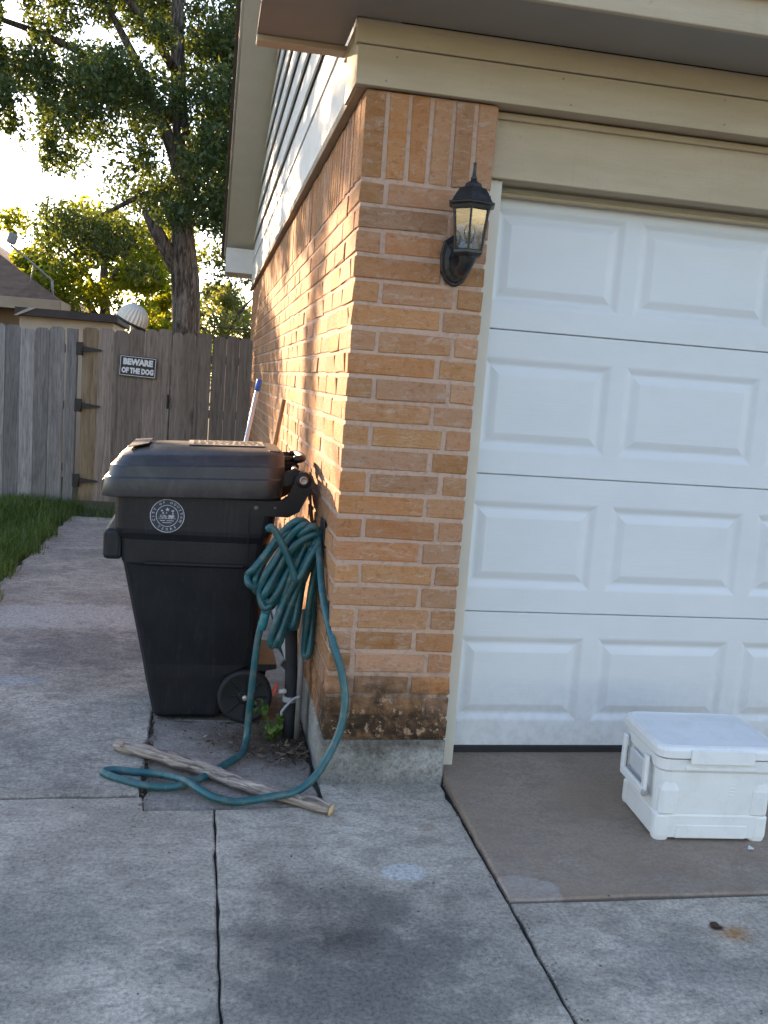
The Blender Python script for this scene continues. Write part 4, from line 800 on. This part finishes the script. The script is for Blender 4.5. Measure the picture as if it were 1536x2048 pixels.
for i in range(700):
    x, y = r.uniform(-1.75, -.9), r.normal(6.45, .22); h = r.uniform(.02, .07); a = r.uniform(0, 6.28); dx, dy = math.cos(a)*.004, math.sin(a)*.004; lx, ly = r.normal(0, .03, 2)
    V += [(x-dx, y-dy, -.05), (x+dx, y+dy, -.05), (x+dx*.3+lx, y+dy*.3+ly, h), (x-dx*.3+lx, y-dy*.3+ly, h)]
tag(link('weeds', quads_mesh('weeds', np.array(V)), GRM), 'sparse weeds at the foot of the gate', 'weeds', kind='stuff')

# ================================================================== NEIGHBOUR'S BUILDINGS
NROOF = m_plain('neighbour_shingles', (.16, .105, .075), .95, .3, 7, .7, 30); NWALL = m_plain('neighbour_wall', (.22, .16, .12), .85, .1, 4, .3, 40); NTRIM = m_plain('neighbour_trim', (.38, .31, .25), .6, .1, 4, .1)
nh = tag(empty('neighbour_house', (-8, 18, 0)), 'brown hip roofed house beyond the fence', 'house'); NI = Matrix.Translation((8, -18, 0))
def nb(m, n, mt, p=nh, I=NI): o = m.build(n, mt, p); o.matrix_parent_inverse = I; return o
X0, X1, Y0, Y1, ZE, SL = -13.5, -2.87, 13.0, 23.0, 2.44, .64
nb(MB().box(X0+.7, X1-.68, Y0+.65, Y1-.65, -.06, 2.45), 'wall', NWALL)
hh = (Y1-Y0)/2; ZR = ZE+SL*hh; yc = (Y0+Y1)/2
rf = MB(); rf.add([(X0, Y0, ZE), (X1, Y0, ZE), (X1, Y1, ZE), (X0, Y1, ZE), (X0+hh, yc, ZR), (X1-hh, yc, ZR)], [(0, 1, 5, 4), (1, 2, 5), (2, 3, 4, 5), (3, 0, 4)]); nb(rf, 'roof', NROOF)
nb(MB().box(X0, X1, Y0-.02, Y0+.01, ZE-.17, ZE+.01, .004).box(X1-.01, X1+.02, Y0+.011, Y1, ZE-.17, ZE+.01, .004), 'fascia', NTRIM)
nb(MB().box(X0+.02, X1-.02, Y0+.02, Y1-.02, ZE-.16, ZE-.14), 'soffit', m_plain('neighbour_soffit', (.17, .125, .10), .8, .1))
# shingle courses on the slope that shows
for k in range(7):
    e = .22*k; z_ = ZE+SL*e+.012; sh = MB(); sh.add([(X0+e, Y0+e-.01, z_), (X1-e, Y0+e-.01, z_), (X1-e-.24, Y0+e+.24, z_+SL*.24+.004), (X0+e+.24, Y0+e+.24, z_+SL*.24+.004), (X0+e, Y0+e-.01, z_-.02), (X1-e, Y0+e-.01, z_-.02)], [(0, 1, 2, 3), (4, 5, 1, 0)]); nb(sh, 'shingle_course', NROOF)
ds = tag(empty('dish_antenna', (-3.6, 14.2, 3.2)), 'small antenna head on a slanted arm above the brown roof', 'antenna')
DA = m_plain('antenna_grey', (.30, .33, .40), .5, .15)
MB().tube([(.55, -.9, -.42), (.05, -1.15, -.02), (-.05, -1.2, .05)], .018, 8).build('arm', DA, ds); MB().box(-.13, .0, -1.27, -1.13, .05, .22, .02, M=Matrix.Rotation(rad(18), 4, 'Y')).build('head', DA, ds); MB().tube([(.55, -.9, -.42), (.55, -.75, -.72)], .02, 8).tube([(.28, -1.02, -.2), (.15, -.7, -.66)], .012, 6).build('mount', DA, ds)
sd = tag(empty('garden_shed', (-2.2, 10.6, 0)), 'low tan shed with dark flat roof just behind the gate', 'shed'); DI = Matrix.Translation((2.2, -10.6, 0))
nb(MB().box(-2.95, -1.76, 10.08, 12, -.06, 2.045), 'wall', m_plain('shed_tan', (.46, .36, .26), .8, .08, 4, .1), sd, DI)
nb(MB().box(-2.99, -1.69, 9.95, 12.1, 2.046, 2.15, .004), 'roof', m_plain('shed_roof', (.055, .04, .036), .85, .2), sd, DI)
nb(MB().add([(-3.0, 9.93, 2.04), (-2.95, 9.93, 2.04), (-2.72, 9.93, 2.15), (-2.80, 9.93, 2.155), (-3.0, 9.948, 2.04), (-2.95, 9.948, 2.04), (-2.72, 9.948, 2.15), (-2.80, 9.948, 2.155)], [(0, 1, 2, 3), (7, 6, 5, 4), (0, 4, 5, 1), (1, 5, 6, 2), (2, 6, 7, 3), (3, 7, 4, 0)]), 'corner_trim', NTRIM, sd, DI)
bk = tag(empty('rear_shed', (0.2, 12.6, 0)), 'pale tan outbuilding showing over the fence beside the brick wall', 'shed'); BKI = Matrix.Translation((-.2, -12.6, 0))
nb(MB().box(-.24, 3, 12.5, 14, -.06, 2.03), 'wall', m_plain('outbuilding_tan', (.44, .37, .30), .8, .06), bk, BKI); nb(MB().box(-.32, 3.1, 12.4, 14.1, 2.031, 2.07, .004), 'roof_edge', m_plain('outbuilding_edge', (.06, .05, .045), .8, .1), bk, BKI)
hdv = tag(empty('vent_hood', (-1.36, 8.0, 1.6)), 'white ribbed hood with dark mouth peeking over the gate', 'vent hood'); rb = []
for j in range(9):
    th = j/8*PI/2; ring = []
    for k in range(48):
        a = 2*PI*k/48; rr_ = (.175+(.008 if k % 2 else -.004))*math.cos(th)*.98+.004; ring.append((rr_*math.cos(a), rr_*math.sin(a), .20*math.sin(th)))
    rb.append(ring)
MH = Matrix.Translation((-.0, 0, .40)) @ Matrix.Rotation(rad(24), 4, 'Y') @ Matrix.Rotation(rad(8), 4, 'X')
MB().loft([[tuple(MH @ Vector(p)) for p in r_] for r_ in rb], False).build('hood', m_plain('hood_white', (.66, .64, .56), .5, .08), hdv)
MB().lathe([(.178, -.03), (.182, -.012), (.176, .0), (.05, .002)], n=32, M=MH).build('mouth', m_plain('hood_dark', (.02, .02, .022), .6, .2), hdv)
MB().tube([(.03, 0, .42), (.02, 0, -.0), (.02, 0, -1.65)], .045, 10).build('neck', m_plain('hood_neck', (.55, .52, .44), .5, .1), hdv)

# ================================================================== TREES
BARK = NT('bark'); bv = BARK.mapv(BARK.pos(), (11, 11, 1.8)); bh = BARK.noise(bv, 2.2, 8, .68, .9)
BARKM = BARK.done(BARK.ramp(bh, [(.40, (.07, .056, .046)), (.5, (.18, .15, .125)), (.62, (.34, .30, .26))]), .95, BARK.bump(bh, 1.0, .09), .15)
def leaf_cloud(cl, seed, smin, smax, droop=0.0):
    """cl: (x,y,z,rx,ry,rz,n) clumps -> folded diamond leaves"""
    r = np.random.default_rng(seed); A = []
    for (x, y, z, rx, ry, rz, n) in cl:
        d = r.normal(size=(n, 3)); d /= np.linalg.norm(d, axis=1)[:, None]; q = d*(r.uniform(0, 1, n)**.45)[:, None]*np.array([rx, ry, rz])+np.array([x, y, z]); A.append(q)
    P = np.concatenate(A); n = len(P); s = r.uniform(smin, smax, n)
    u = r.normal(size=(n, 3)); u[:, 2] -= droop; u /= np.linalg.norm(u, axis=1)[:, None]; v = np.cross(u, r.normal(size=(n, 3))); v /= np.linalg.norm(v, axis=1)[:, None]
    u *= s[:, None]; v *= (s*r.uniform(.32, .5, n))[:, None]
    V = np.empty((n, 4, 3)); V[:, 0] = P-u; V[:, 1] = P-v+u*.1; V[:, 2] = P+u; V[:, 3] = P+v+u*.1
    return quads_mesh('crown', V.reshape(-1, 3))
def clumps(n, box, rr, cnt, seed, keep=lambda x, y, z: True):
    r = random.Random(seed); out = []; tries = 0
    while len(out) < n and tries < n*60:
        tries += 1; x, y, z = (r.uniform(*b) for b in box)
        if not keep(x, y, z): continue
        q = r.uniform(*rr); out.append((x, y, z, q*r.uniform(.8, 1.3), q*r.uniform(.8, 1.3), q*r.uniform(.55, .9), int(cnt*q*q/.09)))
    return out
LEAF_D = m_leaf('oak_leaf', (.035, .060, .026), (.065, .10, .04), .40, (.11, .14, .045)); LEAF_Y = m_leaf('sunny_leaf', (.085, .13, .02), (.18, .215, .028), .62, (.27, .27, .03)); LEAF_P = m_leaf('pale_leaf', (.10, .12, .05), (.16, .18, .08), .5)
tree = tag(empty('tree', (-.8, 10, 0)), 'large leafy tree with thick grey trunk rising behind the gate', 'tree'); TI = Matrix.Translation((.8, -10, 0))
tk = MB()
tk.tube([(-.76, 10, -.1), (-.79, 10, 1.0), (-.80, 10, 2.0), (-.84, 10, 2.7), (-.91, 10, 3.4), (-.93, 10.02, 3.9), (-.97, 10.05, 4.5), (-1.05, 10.1, 5.3), (-1.1, 10.2, 6.6), (-1.0, 10.3, 8.0)], [.27, .21, .185, .19, .14, .125, .115, .10, .07, .03], 14, True, 4)
def limb(pts, rs): tk.tube(pts, rs, 8, True, 4)
limb([(-.86, 9.98, 2.7), (-1.05, 9.93, 2.98), (-1.22, 9.88, 3.25), (-1.36, 9.85, 3.52)], [.13, .105, .09, .082])
limb([(-.93, 10, 3.9), (-1.08, 9.95, 4.35), (-1.28, 9.9, 4.75), (-1.55, 9.8, 5.3), (-2.0, 9.6, 6.0)], [.10, .085, .075, .06, .03])
limb([(-.92, 10.02, 3.75), (-.74, 10.1, 4.3), (-.62, 10.15, 4.75), (-.42, 10.2, 5.4), (-.1, 10.3, 6.4)], [.095, .08, .07, .055, .03])
limb([(-.68, 10.1, 4.5), (-.45, 9.9, 4.75), (-.1, 9.7, 4.9), (.5, 9.5, 5.2)], [.05, .045, .04, .02])
limb([(-1.0, 10.05, 4.7), (-1.9, 10.2, 5.3), (-3.0, 10.3, 5.7), (-4.2, 10.3, 5.9)], [.07, .055, .04, .015])
limb([(-1.0, 10, 3.9), (-1.5, 10.3, 3.75), (-1.9, 10.5, 3.55), (-2.2, 10.6, 3.4)], [.05, .04, .03, .012]); limb([(-1.05, 10.1, 5.3), (-1.6, 9.2, 5.8), (-2.2, 8.4, 6.1)], [.06, .045, .02])
nb(tk, 'trunk', BARKM, tree, TI)
def keep_main(x, y, z):
    e = ((x+.9)/3.4)**2+((y-10.3)/2.6)**2+((z-6.0)/3.3)**2
    if e > 1: return False
    if -3.6 < x < -1.9 and 3.6 < z < 4.8: return random.Random(int(x*97+z*131+y*17)).random() < .5
    if z < 3.3 and x > -1.3 and x < -.4: return False
    return True
cm = clumps(330, ((-4.3, 1.6), (8.2, 12.6), (2.7, 8.2)), (.20, .48), 330, 31, keep_main)
cm += [(-2.35, 10.6, 3.2, .75, .5, .38, 520), (-1.7, 10.8, 3.35, .6, .5, .4, 420), (-2.7, 10.4, 2.95, .35, .4, .28, 220), (-.45, 10.2, 3.2, .25, .35, .5, 260), (-.5, 10.0, 2.6, .16, .25, .22, 70)]
cm += [(-2.5+.28*i, 10.5+.1*math.sin(i*2), 3.05+.22*math.sin(i*1.9)+.12*i, .30, .35, .24, 230) for i in range(7)]
cm += [(-.42, 9.9, 3.7+.35*i, .32, .4, .32, 260) for i in range(7)]
nb_o = link('crown', leaf_cloud(cm, 41, .024, .054, .35), LEAF_D, tree); nb_o.matrix_parent_inverse = TI
def make_tree(label, x, y, h, cl, seed, lm, smin, smax, tr=.12, name='tree', cat='tree'):
    t_ = tag(empty(name, (x, y, 0)), label, cat); MB().tube([(0, 0, -.1), (.05, 0, h*.4), (-.05, .1, h*.75), (0, 0, h)], [tr*1.3, tr, tr*.6, tr*.2], 10, True, 4).build('trunk', BARKM, t_)
    bo = MB()
    for k in range(6):
        a = k*1.05; bo.tube([(0, 0, h*(.35+.06*k)), (math.cos(a)*h*.15, math.sin(a)*h*.15, h*(.5+.06*k)), (math.cos(a)*h*.28, math.sin(a)*h*.28, h*(.58+.06*k))], [tr*.5, tr*.35, tr*.1], 6, True, 3)
    bo.build('branch', BARKM, t_)
    o = link('crown', leaf_cloud(cl, seed, smin, smax), lm, t_); o.matrix_parent_inverse = Matrix.Translation((-x, -y, 0)); return t_
make_tree('yellow-green sunlit tree glowing behind the shed roof', -2.4, 15.2, 4.2, clumps(46, ((-3.9, -1.1), (14.2, 16.2), (2.0, 4.1)), (.25, .5), 260, 51), 52, LEAF_Y, .04, .08)
make_tree('pale distant tree over the fence beside the brick wall', -.1, 19, 3.6, clumps(30, ((-1.3, 1.2), (18, 20.5), (1.7, 3.3)), (.3, .55), 150, 61), 62, LEAF_P, .05, .09)
make_tree('low yellow-green bush over the fence next to the trunk', -.6, 16, 1.9, clumps(14, ((-1.4, .3), (15.2, 16.8), (1.3, 2.05)), (.25, .4), 120, 65), 66, LEAF_Y, .04, .07, .06, 'bush', 'bush')
# left-edge tree, its hanging strands shaped to break the low sun into bands
def keep_side(x, y, z):
    if x > -4.25 and z < 6.0: return random.Random(int(x*91+z*57+y*13)).random() < .03
    return True
side = clumps(55, ((-8.5, -3.0), (8.4, 10.8), (2.9, 7.4)), (.3, .6), 190, 71, keep_side)
for (x, z0, z1, rx, n) in ((-3.45, 3.2, 4.9, .07, 170), (-3.10, 4.5, 5.2, .06, 110), (-2.62, 4.1, 5.2, .12, 240), (-4.05, 4.95, 6.0, .11, 210), (-3.75, 5.05, 6.1, .07, 150), (-3.3, 5.1, 6.2, .10, 170), (-2.85, 5.1, 6.0, .10, 110), (-2.9, 4.2, 4.8, .04, 40)):
    z = z0
    while z < z1: side.append((x+U(-.03, .03), 9.8+U(-.25, .25), z, rx*U(.8, 1.25), .3, .30, n)); z += .36
make_tree('tree at the left edge of the yard, leaf strands shaped to band the low sun', -5.6, 9.6, 6.5, side, 72, LEAF_D, .030, .060, .16)

# unseen tree row behind the viewer, added to shade the upper garage door
fr2 = np.random.default_rng(77); cl_ = []
for i in range(90): cl_.append((fr2.uniform(-26, 26), -21+fr2.uniform(-2, 2), fr2.uniform(1.0, 8.5), 2.2, 1.6, 1.7, 230))
tag(link('added_tree_row', leaf_cloud(cl_, 78, .16, .30), LEAF_P), 'unseen row of tall trees added across the street to shade the upper door', 'trees', kind='stuff')

# overhead wires
WIRE = m_plain('black_wire', (.02, .02, .02), .6, .1)
tag(MB().tube([(-12, 18, 4.35), (-7, 18, 4.15), (-2, 18, 4.0), (4, 18, 4.2)], .012, 5, True, 6).build('overhead_wire', WIRE), 'thin black cable crossing the pale sky above the brown roof', 'wire')
tag(MB().tube([(-1.5, 14.5, 2.42), (0, 14.5, 2.30), (4, 14.5, 2.45)], .010, 5, True, 6).build('overhead_wire', WIRE), 'thin dark cable above the pale outbuilding behind the fence', 'wire')
